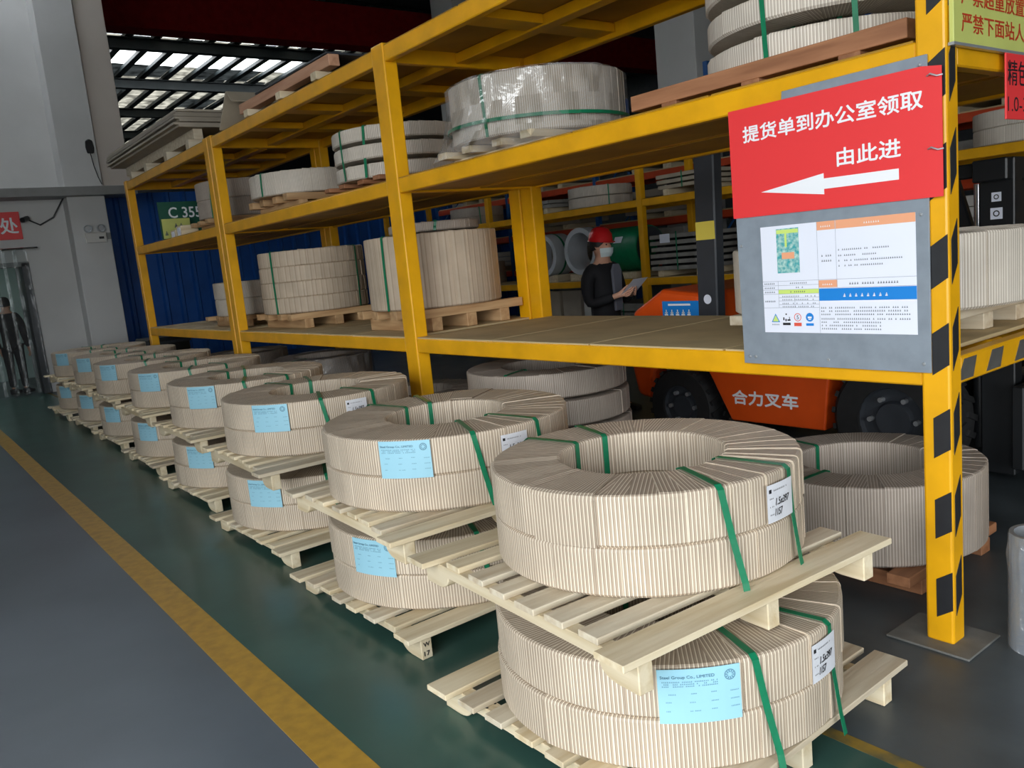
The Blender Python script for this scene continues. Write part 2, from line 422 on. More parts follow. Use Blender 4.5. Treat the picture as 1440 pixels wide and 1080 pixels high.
# white partition with the curtained doorway, far end of the aisle
b = MB(); WY = 16.35
b.box(-4.5, 0.55, WY, WY+0.2, 0, 9); b.box(0.55, 2.18, WY, WY+0.2, 2.2, 9); b.box(2.18, 2.95, WY, WY+0.2, 0, 9)
wall_back = struct(link('wall_back', b.mesh('wall_back'), 'wall'))
boxpart('door_jamb', 'dark_metal', wall_back, 2.12, 2.24, WY-0.04, WY+0.22, 0, 2.26, 0.004)
boxpart('door_head', 'trim', wall_back, 0.5, 2.24, WY-0.04, WY+0.22, 2.2, 2.28, 0.004)
struct(link('wall_office', MB().box(-1.2, 2.5, 20.2, 20.3, 0, 3.2).box(-1.3, -1.2, 16.55, 20.3, 0, 3.2).box(-1.3, 2.58, 16.55, 20.3, 3.2, 3.3).mesh('wall_office'), 'office_teal'))
struct(link('wall_office_side', MB().box(2.5, 2.58, 16.55, 20.3, 0, 3.2).mesh('wall_office_side'), 'dark_metal'))  # dark colour stands in for the unlit side of this room
# column: lower shaft, ledge, two-panel upper casing
column = struct(link('column', MB().box(2.93, 3.53, 15.95, 16.6, 0, 3.3).mesh('column', 0.01), 'wall'))
boxpart('upper_casing', 'wall', column, 2.91, 3.51, 15.85, 16.6, 3.45, 9, 0.006)
boxpart('side_casing', 'wall_warm', column, 3.512, 4.0, 15.92, 16.6, 3.45, 9, 0.006)
struct(boxpart('trim_5', 'trim', None, -4.5, 4.05, 15.78, 16.345, 3.30, 3.45, 0.006))
# blue profiled sheet wall behind the racks
wb = struct(link('wall_blue', MB().box(3.5, 13.9, 17.56, 17.6, 0, 3.5).mesh('wall_blue'), 'blue_sheet'))
rib = MB().prism([(-0.06,0),(-0.03,-0.05),(0.03,-0.05),(0.06,0)], 'z', 0, 3.5).mesh('rib')
for i in range(32):
    link('rib', rib, 'blue_sheet', wb, (3.75+i*0.32, 17.56, 0))
# columns along the far side of the hall
for (x, y) in ((12.0, 10.1), (12.0, 17.15)):
    cc = struct(link('column', MB().box(-0.3, 0.3, -0.45, 0.45, 0, 9).mesh('column', 0.01), 'wall', None, (x+0.2, y, 0)))
# roof: girders across, purlins along, milky panes between
ceiling = bpy.data.objects.new('ceiling', None); COL.objects.link(ceiling); struct(ceiling)
link('roof_sheet', MB().box(-4.7, 28.2, -6.7, 13.8, 8.75, 8.85).box(-4.7, -1.5, 13.8, 15.8, 8.75, 8.85).box(3.0, 28.2, 13.8, 15.8, 8.75, 8.85).box(-4.7, 28.2, 15.8, 21.3, 8.75, 8.85)
     .box(-4.7, 3.7, 21.3, 60.2, 8.75, 8.85).box(13.5, 28.2, 21.3, 60.2, 8.75, 8.85).mesh('roof_sheet'), 'roof', ceiling)
GY = [24.2, 28.8, 33.4, 38.0, 42.6, 47.2, 51.8, 56.4]
gm = MB().box(-5.2, 5.2, -0.06, 0.06, -0.13, 0.13).box(-5.2, 5.2, -0.13, 0.13, -0.15, -0.12).box(-5.2, 5.2, -0.13, 0.13, 0.12, 0.15).mesh('girder')
for y in GY: link('girder', gm, 'roof_steel', ceiling, (9.0, y, 8.12))
pm = MB().box(-0.10, 0.10, -19.5, 19.5, -0.05, 0.05).mesh('purlin')
def panes(w, l): return MB().box(-w/2, w/2, -l/2, l/2, -0.01, 0.01).mesh('skylight_pane')
pane_m, pane_d = panes(0.72, 1.46), panes(0.72, 1.46)
prr = random.Random(5)
pane_added = panes(1.12, 2.0)
for i in range(4): link('skylight_pane', pane_added, 'skylight_added', ceiling, (-0.94+i*1.125, 14.8, 8.80))  # unseen panes added here to lighten the upper end wall
for i in range(15):
    x = 3.7 + i*0.73
    link('purlin', pm, 'roof_steel', ceiling, (x, 39.5, 8.36))
    if i == 14: break
    for j in range(25):
        y = 20.9+j*1.54
        if j == 4: continue                       # open ridge slot
        dull = j == 0 or prr.random() < 0.30 + 0.03*max(0, i-6)
        link('skylight_pane', pane_d if dull else pane_m, 'skylight_dull' if dull else 'skylight', ceiling, (x+0.365, y, 8.5))
# overhead crane bridge
cr = thing('crane_girder', 'dark red overhead crane bridge spanning above the racks', 'crane', (0, 20.0, 7.28))
link('box_beam', MB().box(-4.4, 27.9, -0.22, 0.22, 0.02, 1.0).mesh('box_beam', 0.01), 'crane_red', cr)
link('bottom_flange', MB().box(-4.4, 27.9, -0.28, 0.28, -0.01, 0.02).mesh('bottom_flange'), 'crane_red', cr)
link('top_rail', MB().box(-4.4, 27.9, -0.04, 0.04, 1.0, 1.06).mesh('top_rail'), 'roof_steel', cr)
link('end_carriage', MB().box(27.5, 27.95, -1.0, 1.0, 0.0, 0.5).mesh('end_carriage', 0.02), 'crane_red', cr)
# unseen lamp added to light the room behind the doorway
lamp = thing('added_tube_lamp', 'added unseen tube lamp lighting the room behind the curtained doorway', 'lamp', (1.2, 18.6, 3.12))
boxpart('housing', 'lamp_white', lamp, -0.6, 0.6, -0.06, 0.06, 0.02, 0.08)
link('tube', MB().cyl((-0.58, 0, 0), 0.015, 1.16, 'x', 10).mesh('tube'), 'added_tube_light', lamp)

# strip curtain in the doorway
cur = thing('strip_curtain', 'clear plastic strip curtain hanging in the doorway', 'curtain', (0, 16.28, 0))
link('rail', MB().cyl((0.3, -0.05, 2.5), 0.018, 2.1, 'x', 10).mesh('rail'), 'chrome', cur)
sm = MB()
for k in range(9):
    x0, x1 = -0.1+0.2*k/8, -0.1+0.2*(k+1)/8
    y = lambda x: 0.018*math.sin(x*22)
    sm.quad((x0, y(x0), 0.04), (x1, y(x1), 0.04), (x1, y(x1), 2.5), (x0, y(x0), 2.5))
sm = sm.mesh('strip', 0, True)
for i in range(10):
    link('strip', sm, 'curtain', cur, (0.62+i*0.165, -0.06+(i % 2)*0.03, 0), (0, 0, 0.12*(i % 2)))

# ================================================================== YELLOW RACK
XF, XB = 2.954, 4.225          # front and back faces
PY = [1.407, 5.07, 8.80, 12.10]  # post centres along the aisle
PW, PD = 0.102, 0.09
LEV = [(0.985, 1.085), (2.085, 2.182), (2.945, 3.045)]
post_m = {}
def rack(name, label, xf, xb, ext, levels, top, detail=True, ext_back=None):
    """ext: for each frame the y-extents of its front post(s); ext_back: the same at the back"""
    r = thing(name, label, 'rack')
    plate = MB().box(-0.11, 0.11, -0.11, 0.11, 0.0, 0.012).mesh('base_plate', 0.003)
    for side, ex in ((0, ext), (1, ext_back or ext)):
        for fi, posts in enumerate(ex):
            for (a, c) in posts:
                w = c-a; d = PD if fi == 0 or not detail else 0.106
                pm = cached(('post', round(w, 3), d, top), lambda: MB().box(-d/2, d/2, -w/2, w/2, 0, top).mesh('post', 0.009, False, 2))
                x = xf+d/2 if side == 0 else xb-d/2
                link('post', pm, 'yellow', r, (x, (a+c)/2, 0.008))
                if not (detail and fi == 0 and side == 0): link('base_plate', plate, 'concrete', r, (x, (a+c)/2, 0.003))
    lo = [p[0][0] for p in ext]; hi = [p[-1][1] for p in ext]
    for li, (z0, z1) in enumerate(levels):
        for a, c in zip(hi[:-1], lo[1:]):
            y0, y1 = a, c
            for (x0, x1) in ((xf+0.006, xf+0.066), (xb-0.066, xb-0.006)):
                boxpart('beam', 'yellow', r, x0, x1, y0, y1, z0, z1, 0.006)
            dk = 'deck' if li == 0 else 'yellow_dusty'
            if detail:
                boxpart('centre_beam', 'yellow', r, (xf+xb)/2-0.05, (xf+xb)/2+0.05, y0, y1, z0+0.02, z1-0.012, 0.005)
                n = 4; dy = (y1-y0)/n
                for k in range(1, n):
                    yy = y0+k*dy
                    for (x0, x1) in ((xf+0.068, (xf+xb)/2-0.052), ((xf+xb)/2+0.052, xb-0.068)):
                        boxpart('cross_member', 'yellow', r, x0, x1, yy-0.09, yy+0.09, z0+0.03, z1-0.012, 0.004)
                for k in range(n):
                    boxpart('deck_panel', dk, r, xf+0.012, xb-0.012, y0+k*dy+0.012, y0+(k+1)*dy-0.004, z1-0.008, z1+0.008, 0.002)
                if li == 1:
                    for (x0, x1) in ((xf+0.068, (xf+xb)/2-0.052), ((xf+xb)/2+0.052, xb-0.068)):
                        boxpart('under_panel', 'yellow_dusty', r, x0, x1, y0+0.004, y1-0.004, z0+0.014, z0+0.022, 0.0)
            else:
                boxpart('deck_panel', dk, r, xf+0.012, xb-0.012, y0, y1, z1-0.008, z1+0.006, 0.002)
        for y in lo:
            boxpart('end_beam', 'yellow', r, xf+0.09, xb-0.09, y+0.004, y+0.064, z0, z1, 0.006)
    return r
E1 = [[(1.356, 1.458)], [(4.99, 5.145)], [(8.53, 8.645), (8.665, 8.78)], [(12.05, 12.15)]]
E1B = [[(1.356, 1.458)], [(4.99, 5.125), (5.14, 5.275)], [(8.53, 8.645), (8.665, 8.78)], [(12.05, 12.15)]]
E2 = [[(y-0.05, y+0.05)] for y in (1.0, 4.6, 8.2, 11.8, 15.4)]
main_rack = rack('storage_rack', 'heavy yellow steel storage rack behind the row of coil pallets', XF, XB, E1, LEV, 3.06, True, E1B)
# hazard tape on the near corner post and on its end beam
tz = [0.14+0.3075*k for k in range(11)]
b = MB(); lo = -0.030; hi = 0.0505
fm = MB().add([(0, 0.051, 0), (0, -0.018, -0.035), (0, -0.018, -0.188), (0, 0.051, -0.153)], [(0,1,2,3)])
fm = MB().prism([(-0.049, 0.0), (0.010, -0.040), (0.010, -0.190), (-0.049, -0.150)], 'x', -0.0012, 0.0006).mesh('hazard_tape')
sm2 = MB().prism([(-0.024, -0.035), (0.020, 0.035), (0.020, -0.12), (-0.024, -0.19)], 'y', -0.0012, 0.0006).mesh('hazard_tape')
for k, z in enumerate(tz):
    if z+0.155 < 3.0:
        link('hazard_tape', fm, 'tape', main_rack, (XF-0.0006, PY[0], z+0.155))
        link('hazard_tape', sm2, 'tape', main_rack, (XF+PD/2, PY[0]-PW/2-0.0006, z+0.17))
eb = MB().prism([(0.0, 0.0), (0.05, 0.075), (0.15, 0.075), (0.12, 0.0)], 'y', -0.001, 0.0006).mesh('hazard_tape')
for x in (3.02, 3.25, 3.50, 3.75, 4.0):
    link('hazard_tape', eb, 'tape_grey', main_rack, (x, PY[0]-PW/2+0.0034, LEV[0][0]+0.012))
# large base plate set in the floor at the near post
boxpart('floor_plate', 'plate', main_rack, 2.88, 3.14, 1.27, 1.58, 0.0012, 0.01, 0.003)

# second, identical rack across the forklift aisle
rack2 = rack('storage_rack', 'far yellow rack across the forklift aisle, behind the person in red helmet', 8.7, 9.85, E2, LEV, 3.06, False)
# third rack: blue uprights, orange-red beams
r3 = thing('storage_rack', 'blue and orange-red pallet rack at the far wall', 'rack')
um = MB().box(-0.045, 0.045, -0.04, 0.04, 0, 4.2).mesh('upright', 0.004)
dm = MB().bar((-0.45,0,0), (0.45,0,0.8), 0.03, 0.02).mesh('diagonal_brace')
ys3 = [3.2, 5.8, 8.4, 11.0, 13.6, 16.2]
for y in ys3:
    for x in (10.6, 11.5): link('upright', um, 'blue_post', r3, (x, y, 0.001))
    for z in (0.4, 1.4, 2.4): link('diagonal_brace', dm, 'blue_post', r3, (11.05, y, z))
for z in (1.15, 1.85, 2.62):
    for a, c in zip(ys3[:-1], ys3[1:]):
        for x in (10.6, 11.5): boxpart('beam', 'red_beam', r3, x-0.05, x+0.02, a+0.04, c-0.04, z, z+0.11, 0.004)
        boxpart('deck_panel', 'deck', r3, 10.58, 11.48, a+0.04, c-0.04, z+0.11, z+0.13, 0.0)

SR = (R_(90), 0, R_(-90))
ER = (R_(90), 0, 0)
# ================================================================== COILS, PALLETS
def coil_mesh(R, r, h, nb, seed, e=0.0045, segs=3):
    """ring wound with overlapping paper strips: each strip rises a little over its neighbour"""
    rg = random.Random(seed)
    ch = 0.010
    mid = (R+r)/2
    prof = [(R, ch), (R, h*0.5), (R, h-ch), (R-ch*0.3, h-ch*0.3), (R-ch, h), (mid, h+0.001), (r+ch, h), (r+ch*0.3, h-ch*0.3), (r, h-ch), (r, h*0.5), (r, ch), (r+ch, 0), (R-ch, 0)]
    nrm = [(1,0), (1,0), (1,0), (.7,.7), (0,1), (0,1), (0,1), (-.7,.7), (-1,0), (-1,0), (-1,0), (0,0), (0,0)]
    m = len(prof); arc = [0.0]
    for i in range(1, m): arc.append(arc[-1]+math.hypot(prof[i][0]-prof[i-1][0], prof[i][1]-prof[i-1][1]))
    vs, uvs, fs, tones = [], [], [], []
    dth = 2*math.pi/nb; th = 0.0
    cuts = [0.0]
    for k in range(nb-1): cuts.append((k+1)*dth + rg.uniform(-.18, .18)*dth)
    cuts.append(2*math.pi)
    for k in range(nb):
        tn = rg.uniform(0.95, 1.03); uo = rg.uniform(0, 0.3)
        ek = e*(rg.uniform(0.08, 0.35) if rg.random() < 0.72 else rg.uniform(0.6, 1.3))
        skew = rg.uniform(-0.01, 0.01)
        for si in range(segs+1):
            t = si/segs; a = cuts[k] + (cuts[k+1]-cuts[k])*t
            for pi, (pr, pz) in enumerate(prof):
                off = ek*(1-t)
                aa = a + skew*(1 if 4 <= pi <= 6 else 0)*0
                rr = pr+nrm[pi][0]*off; zz = pz+nrm[pi][1]*off
                vs.append((rr*math.cos(aa), rr*math.sin(aa), zz))
                uvs.append((pr*(a-cuts[k])+uo, arc[pi])); tones.append(tn)
    strip = (segs+1)*m
    for k in range(nb):
        b0 = k*strip
        for si in range(segs):
            for pi in range(m):
                q = (pi+1) % m
                fs.append((b0+si*m+pi, b0+(si+1)*m+pi, b0+(si+1)*m+q, b0+si*m+q))
        b1 = ((k+1) % nb)*strip; e0 = b0+segs*m
        for pi in range(m):
            q = (pi+1) % m
            fs.append((e0+pi, b1+pi, b1+q, e0+q))
    me = bpy.data.meshes.new('coil'); me.from_pydata(vs, [], fs)
    uvl = me.uv_layers.new(name='wrap')
    for lp in me.loops: uvl.data[lp.index].uv = uvs[lp.vertex_index]
    at = me.attributes.new('tone', 'FLOAT', 'POINT'); at.data.foreach_set('value', tones)
    me.update()
    return me
def coil(R, r, h, seed, m='paper', nb=44, e=0.0045):
    def f():
        me = coil_mesh(R, r, h, nb, seed, e); me.materials.append(M[m]); return me
    return cached(('coil', R, r, h, seed, m, nb, e), f)

def strap_mesh(R, r, h, drop, w=0.022, splay=0.0, zin=0.06, slant=0.0):
    """strap over a ring's section in the local XZ plane (x outwards); runs down to -drop"""
    def f():
        t = 0.004
        pts = [(r-t, zin, 0), (r-t, h*0.6, 0), (r-t, h+t*0.5, 0), (r+0.01, h+t+0.004, 0), ((R+r)/2, h+t+0.004, 0), (R-0.008, h+t+0.003, 0), (R+t+0.004, h-0.006, slant*0.02), (R+t+0.006, h*0.5, slant*0.5), (R+t+splay*0.6, 0.02, slant*0.95), (R+t+splay, -drop, slant)]
        b = MB(); th = 0.0012
        for i in range(len(pts)-1):
            (x0, z0, s0), (x1, z1, s1) = pts[i], pts[i+1]
            dx, dz = x1-x0, z1-z0; L = math.hypot(dx, dz) or 1; nx, nz = -dz/L*th, dx/L*th
            b.add([(x0, s0-w/2, z0), (x0, s0+w/2, z0), (x1, s1+w/2, z1), (x1, s1-w/2, z1),
                   (x0+nx, s0-w/2, z0+nz), (x0+nx, s0+w/2, z0+nz), (x1+nx, s1+w/2, z1+nz), (x1+nx, s1-w/2, z1+nz)],
                  [(0,1,2,3), (4,5,6,7), (0,4,7,3), (1,5,6,2)])
        me = b.mesh('strap'); me.materials.append(M['strap']); return me
    return cached(('strap', R, r, h, drop, w, splay, zin, slant), f)

def bend(me, R, z0):
    """wrap a flat XY mesh (x to the right, y up) round a cylinder of radius R; x=0 at angle 0"""
    for v in me.vertices:
        a = v.co.x/R; rr = R+v.co.z
        v.co = Vector((rr*math.cos(a), rr*math.sin(a), v.co.y+z0))
    return me
def label_meshes(R, kind):
    """curved sheet and its print, centred on angle 0, top edge at z=0"""
    def f():
        w, h = (0.232, 0.162) if kind == 'blue' else (0.135, 0.118)
        b = MB(); n = 10
        for i in range(n):
            x0, x1 = -w/2+w*i/n, -w/2+w*(i+1)/n
            b.add([(x0,-h,0), (x1,-h,0), (x1,0,0), (x0,0,0), (x0,-h,-0.001), (x1,-h,-0.001), (x1,0,-0.001), (x0,0,-0.001)], [(0,1,2,3), (7,6,5,4), (3,2,6,7), (0,4,5,1)])
        sheet = bend(b.mesh('sheet'), R+0.0115, 0); sheet.materials.append(M['label_blue' if kind == 'blue' else 'label_white'])
        rg = random.Random(3)
        bm = bmesh.new()
        def addm(me, dx, dy):
            for v in me.vertices: v.co += Vector((dx, dy, 0.0004))
            bm.from_mesh(me)
        if kind == 'blue':
            addm(text_mesh('Steel Group Co., LIMITED', 0.0115, 0.150, 0.01), -w/2+0.008, -0.030)
            rs = []
            for y in (-0.039, -0.0455, -0.052): rs += char_marks(rg, -w/2+0.012, w/2-0.06, y, 0.0042, 0.2)
            for y in (-0.075, -0.100, -0.125):
                for x in (-w/2+0.02, -0.03, 0.03, 0.085):
                    rs += char_marks(rg, x, x+rg.uniform(0.014, 0.034), y+rg.uniform(-.002, .002), 0.0036, 0.2)
            addm(rects_mesh(rs), 0, 0)
            # round seal: ring and inner marks
            s = MB(); cx, cy = w/2-0.03, -0.028
            for i in range(20):
                a0, a1 = 2*math.pi*i/20, 2*math.pi*(i+1)/20
                P = lambda rr, a: (cx+rr*math.cos(a), cy+rr*math.sin(a), 0)
                s.quad(P(0.0135, a0), P(0.016, a0), P(0.016, a1), P(0.0135, a1))
                if i % 2: s.quad(P(0.006, a0), P(0.0125, a0), P(0.0125, a1), P(0.006, a1))
            addm(s.mesh('seal'), 0, 0)
            ink = 'ink_label'
        else:
            addm(text_mesh('1.5x397', 0.022, 0.075, 0.012, 0.25), -0.03, -0.068)
            addm(text_mesh('1157', 0.022, 0.04, 0.012, 0.3), -0.035, -0.1)
            rs = char_marks(rg, -w/2+0.03, w/2-0.03, -0.022, 0.005, 0.2) + [(-w/2+0.008, -0.026, -w/2+0.02, -0.014)]
            for y in (-0.045, -0.07, -0.095): rs += char_marks(rg, -w/2+0.01, -w/2+0.03, y, 0.0042, 0.2)
            addm(rects_mesh(rs), 0, 0)
            ink = 'ink_black'
        pm = bpy.data.meshes.new('lettering'); bm.to_mesh(pm); bm.free()
        if kind == 'white': pass
        bend(pm, R+0.0119, 0); pm.materials.append(M[ink])
        return sheet, pm
    return cached(('label', round(R, 3), kind), f)
def put_label(parent, R, kind, ang, ztop, tilt=0.0):
    sh, pr = label_meshes(R, kind)
    o = link('blue_label' if kind == 'blue' else 'white_label', sh, None, parent, (0, 0, ztop), (0, 0, R_(ang)))
    o['label'] = 'sky-blue printed paper label' if kind == 'blue' else 'white paper label with handwritten figures'
    link('lettering', pr, None, o)
    return o

BH = 0.160
def bundle(label, loc, R, r=0.285, hs=(0.160, 0.160), rz=0.0, seed=1, m='paper', straps=(-112, -81, 73, 101), drop=0.045, blue=None, white=None, group=None, gap=0.0, shift=0.004, nb=44, e=0.0045, name='coil_bundle', splay=0.03, zin=0.05):
    t = thing(name, label, 'coil', loc, rz, group)
    z = 0.0; rg = random.Random(seed*13+1)
    for i, h in enumerate(hs):
        o = link('coil', coil(R, r, h, seed*5+i, m, nb, e), None, t, (rg.uniform(-shift, shift), rg.uniform(-shift, shift), z), (0, 0, rg.uniform(0, 6)))
        z += h+gap
    H = z-gap
    for a in straps:
        sl = {-112: 0.06, -81: 0.03}.get(a, rg.uniform(-0.02, 0.02))
        link('strap', strap_mesh(R, r, H, drop, 0.022, splay, zin, round(sl, 2)), None, t, (0, 0, 0), (0, 0, R_(a)-rz))
    if blue is not None: put_label(t, R, 'blue', blue, H-0.002)
    if white is not None: put_label(t, R, 'white', white, H-0.03)
    return t

def flap(parent, R, r, h, z, a0, a1, m='paper'):
    """loose end of the wrapping lying over a ring"""
    pts = [(r+0.03, h+0.006), ((R+r)/2, h+0.0065), (R-0.012, h+0.006), (R+0.003, h+0.001), (R+0.0085, h-0.012), (R+0.0085, h*0.5), (R+0.0085, 0.004)]
    vs, fs, uv = [], [], []; n = 8; arc = 0
    for i in range(n+1):
        a = R_(a0+(a1-a0)*i/n)
        for k, (p, q) in enumerate(pts):
            for t in (0, 0.003):
                dn = -t
                vs.append(((p+(dn if k > 3 else 0))*math.cos(a), (p+(dn if k > 3 else 0))*math.sin(a), q+(dn if k <= 3 else 0)))
                uv.append((R*R_((a1-a0)*i/n), k*0.05))
    m_ = len(pts)*2
    for i in range(n):
        for k in range(len(pts)-1):
            for t in (0, 1):
                fs.append((i*m_+2*k+t, (i+1)*m_+2*k+t, (i+1)*m_+2*k+2+t, i*m_+2*k+2+t))
    for i in (0, n):
        for k in range(len(pts)-1): fs.append((i*m_+2*k, i*m_+2*k+1, i*m_+2*k+3, i*m_+2*k+2))
    for k in (0, len(pts)-1):
        for i in range(n): fs.append((i*m_+2*k, i*m_+2*k+1, (i+1)*m_+2*k+1, (i+1)*m_+2*k))
    me = bpy.data.meshes.new('wrapping_flap'); me.from_pydata(vs, [], fs)
    ul = me.uv_layers.new(name='wrap')
    for lp in me.loops: ul.data[lp.index].uv = uv[lp.vertex_index]
    at = me.attributes.new('tone', 'FLOAT', 'POINT'); at.data.foreach_set('value', [0.93]*len(vs))
    me.update()
    return link('wrapping_flap', me, m, parent, (0, 0, z))

# -------- wooden pallets
def stringer_mesh(L, notch=True):
    def f():
        h = 0.088
        if notch:
            poly = [(0, 0), (0.085, 0)]
            for i in range(7):
                a = i/6*math.pi/2
                poly.append((0.085+0.075*math.sin(a)*1.0, 0.048*(1-math.cos(a))))
            for i in range(6, -1, -1):
                a = i/6*math.pi/2
                poly.append((L-0.085-0.075*math.sin(a), 0.048*(1-math.cos(a))))
            poly += [(L-0.085, 0), (L, 0), (L, h), (0, h)]
            # remove duplicates
            q = []
            for p in poly:
                if not q or math.hypot(p[0]-q[-1][0], p[1]-q[-1][1]) > 1e-4: q.append(p)
            poly = q
        else: poly = [(0, 0), (L, 0), (L, h), (0, h)]
        poly = [(p[0]-L/2, p[1]) for p in poly]
        return MB().prism(poly, 'y', -0.026, 0.026).mesh('stringer', 0.003)
    return cached(('stringer', L, notch), f)
def pallet(label, loc, rz=0.0, W=1.2, L=1.13, n=8, seed=0, mats=('wood', 'wood', 'wood_grey'), group=None, inset=0.10):
    """deck boards run across (local x), three notched stringers run along (local y)"""
    t = thing('wooden_pallet', label, 'pallet', loc, rz, group)
    rg = random.Random(seed)
    for k, x in enumerate((-W/2+0.085, 0.0, W/2-0.12)):
        m = mats[k % 2]
        me = stringer_mesh(L, True); key = ('stm', L, m)
        me2 = cached(key, lambda: me.copy()); 
        link('stringer', me2, m, t, (x, 0, 0.0), (0, 0, math.pi/2))
    for i in range(n):
        w = 0.118 if i in (0, n-1) else rg.choice((0.085, 0.09, 0.1))
        y = -L/2+0.05+(L-0.1)*i/(n-1) + (rg.uniform(-0.015, 0.015) if 0 < i < n-1 else 0)
        m = rg.choice(mats)
        bw = W if i in (0, n-1) else W-inset
        bm_ = cached(('board', bw, w, m), lambda: MB().box(-bw/2, bw/2, -w/2, w/2, 0, 0.021).mesh('deck_board', 0.0025))
        link('deck_board', bm_, m, t, (rg.uniform(-0.015, 0.015), y, 0.088), (0, 0, rg.uniform(-0.008, 0.008)))
    return t
DK = 0.109
ORD = ['first', 'second', 'third', 'fourth', 'fifth', 'sixth', 'seventh', 'eighth']
# stack: lower pallet xy/rz, lower coil xy,R,label angle ; upper pallet xy/rz, upper coil xy,R,label angle
stacks = [
    dict(lp=(1.955, 1.895, 1.0), lc=(1.98, 1.89, .578, -128, -85), upp=(1.955, 1.96, -3.0), uc=(2.046, 2.0, .532, None, -87)),
    dict(lp=(2.06, 3.38, 0.5), lc=(2.10, 3.40, .592, -158.5, -95), upp=(2.03, 3.30, -2.0), uc=(2.12, 3.38, .592, -140.5, -94)),
    dict(lp=(2.12, 4.86, 1.0), lc=(2.15, 5.0, .592, -149.5, None), upp=(2.12, 4.90, -1.5), uc=(2.19, 5.03, .592, -141.5, -92)),
    dict(lp=(2.20, 6.40, 1.0), lc=(2.22, 6.47, .592, -149, None), upp=(2.18, 6.36, -1.0), uc=(2.25, 6.47, .592, -143, -92)),
    dict(lp=(2.26, 7.98, 0.0), lc=(2.29, 8.05, .592, -155, None), upp=(2.25, 7.96, -1.0), uc=(2.33, 8.05, .592, -149, None)),
    dict(lp=(2.31, 9.55, 0.5), lc=(2.33, 9.63, .592, -155, None), upp=(2.30, 9.52, 0.0), uc=(2.35, 9.63, .60, -152, None)),
    dict(lp=(2.33, 11.1, 0.0), lc=(2.37, 11.17, .592, -155, None), upp=(2.34, 11.1, 0.5), uc=(2.40, 11.17, .60, -152, None)),
    dict(lp=(2.33, 12.66, 0.0), lc=(2.40, 12.73, .592, -155, None), upp=(2.35, 12.66, 0.0), uc=(2.42, 12.73, .60, -152, None)),
]
for i, s in enumerate(stacks):
    o = ORD[i]
    x, y, a = s['lp']
    W_ = 1.2
    fp = pallet('pale wooden pallet on the floor under the %s stack from the striped post' % o, (x, y, 0.002), R_(a), seed=20+i, group='floor pallets of the front row', inset=0.03)
    if i == 0:
        link('marker_figure', text_mesh('3', 0.045, 0.03, 0.03), 'ink_black', fp, (-W_/2+0.105, 0.31, 0.0886), (0, 0, R_(95)))
    if i == 1:
        link('marker_figure', text_mesh('W', 0.018, 0.03, 0.03), 'ink_black', fp, (-W_/2+0.07, -0.5662, 0.055), ER)
        link('marker_figure', text_mesh('17', 0.02, 0.026, 0.03), 'ink_black', fp, (-W_/2+0.07, -0.5662, 0.015), ER)
    x, y, Rr, bl, wh = s['lc']
    zb = 0.002+DK+0.003
    bundle('lower paper-wrapped coil bundle of the %s stack from the striped post' % o, (x, y, zb), Rr, seed=1+(i % 3), blue=bl, white=wh, group='lower coil bundles of the front row', drop=0.045 if i == 0 else -0.002)
    zp = zb+0.320+0.012
    x, y, a = s['upp']
    pallet('pale wooden pallet between the two coil bundles of the %s stack from the striped post' % o, (x, y, zp), R_(a), seed=40+i, group='upper pallets of the front row')
    x, y, Rr, bl, wh = s['uc']
    ub = bundle('upper paper-wrapped coil bundle topping the %s stack from the striped post' % o, (x, y, zp+DK+0.003), Rr, r=0.288, hs=(0.156, 0.162), seed=4+(i % 3), blue=bl, white=wh, group='upper coil bundles of the front row', drop=0.045 if i == 0 else -0.002)

    if i == 0:
        flap(ub, Rr, 0.288, 0.162, 0.156, -176, -152)
    if i == 1:
        flap(ub, Rr, 0.288, 0.162, 0.156, 30, 52)
# -------- coils on the floor under the rack
def bearers(label, loc, L, W, h, n, m='wood', rz=0.0, mat2=None, seed=0, frac=0.6):
    """low pallet: boards across on bearers"""
    t = thing('low_pallet', label, 'pallet', loc, rz, 'low pallets under shelf coils')
    rg = random.Random(seed); hb = h*frac
    for x in (-W*0.33, 0, W*0.33):
        link('bearer', cached(('bearer', L, hb, m), lambda: MB().box(-L/2, L/2, -0.045, 0.045, 0, hb).mesh('bearer', 0.003)), m, t, (x, 0, 0), (0, 0, math.pi/2))
    for i in range(n):
        y = -L/2+0.05+(L-0.1)*i/(n-1)
        mm = mat2 or m
        link('deck_board', cached(('bboard', W, h, mm, frac), lambda: MB().box(-W/2, W/2, -0.05, 0.05, 0, h-hb).mesh('deck_board', 0.003)), mm, t, (rg.uniform(-.02, .02), y, hb), (0, 0, rg.uniform(-.02, .02)))
    return t
bearers('brown timber pallet on the floor beside the striped post', (3.64, 2.08, 0.002), 0.86, 0.86, 0.115, 4, 'wood_brown', 0, None, 1)
bundle('single tall grey-brown coil on the floor behind the striped post', (3.64, 2.08, 0.120), 0.518, r=0.30, hs=(0.355,), seed=11, m='paper_grey', straps=(178, 78), drop=0.0, splay=0.004, zin=0.0)
bearers('dark timber pallet under the stack of spaced rings', (3.6, 4.35, 0.002), 1.0, 1.0, 0.13, 4, 'wood_brown', 0, None, 2)
bundle('stack of four spaced grey rings under the shelf behind the second coil stack', (3.6, 4.35, 0.135), 0.545, r=0.30, hs=(0.160,)*4, seed=12, m='paper_grey', straps=(-160,), drop=0.0, gap=0.022, shift=0.02, splay=0.004, zin=0.0)
bearers('timber pallet under the low dark coil beneath the shelf', (3.62, 6.15, 0.002), 1.0, 1.0, 0.12, 4, 'wood_brown', 0, None, 3)
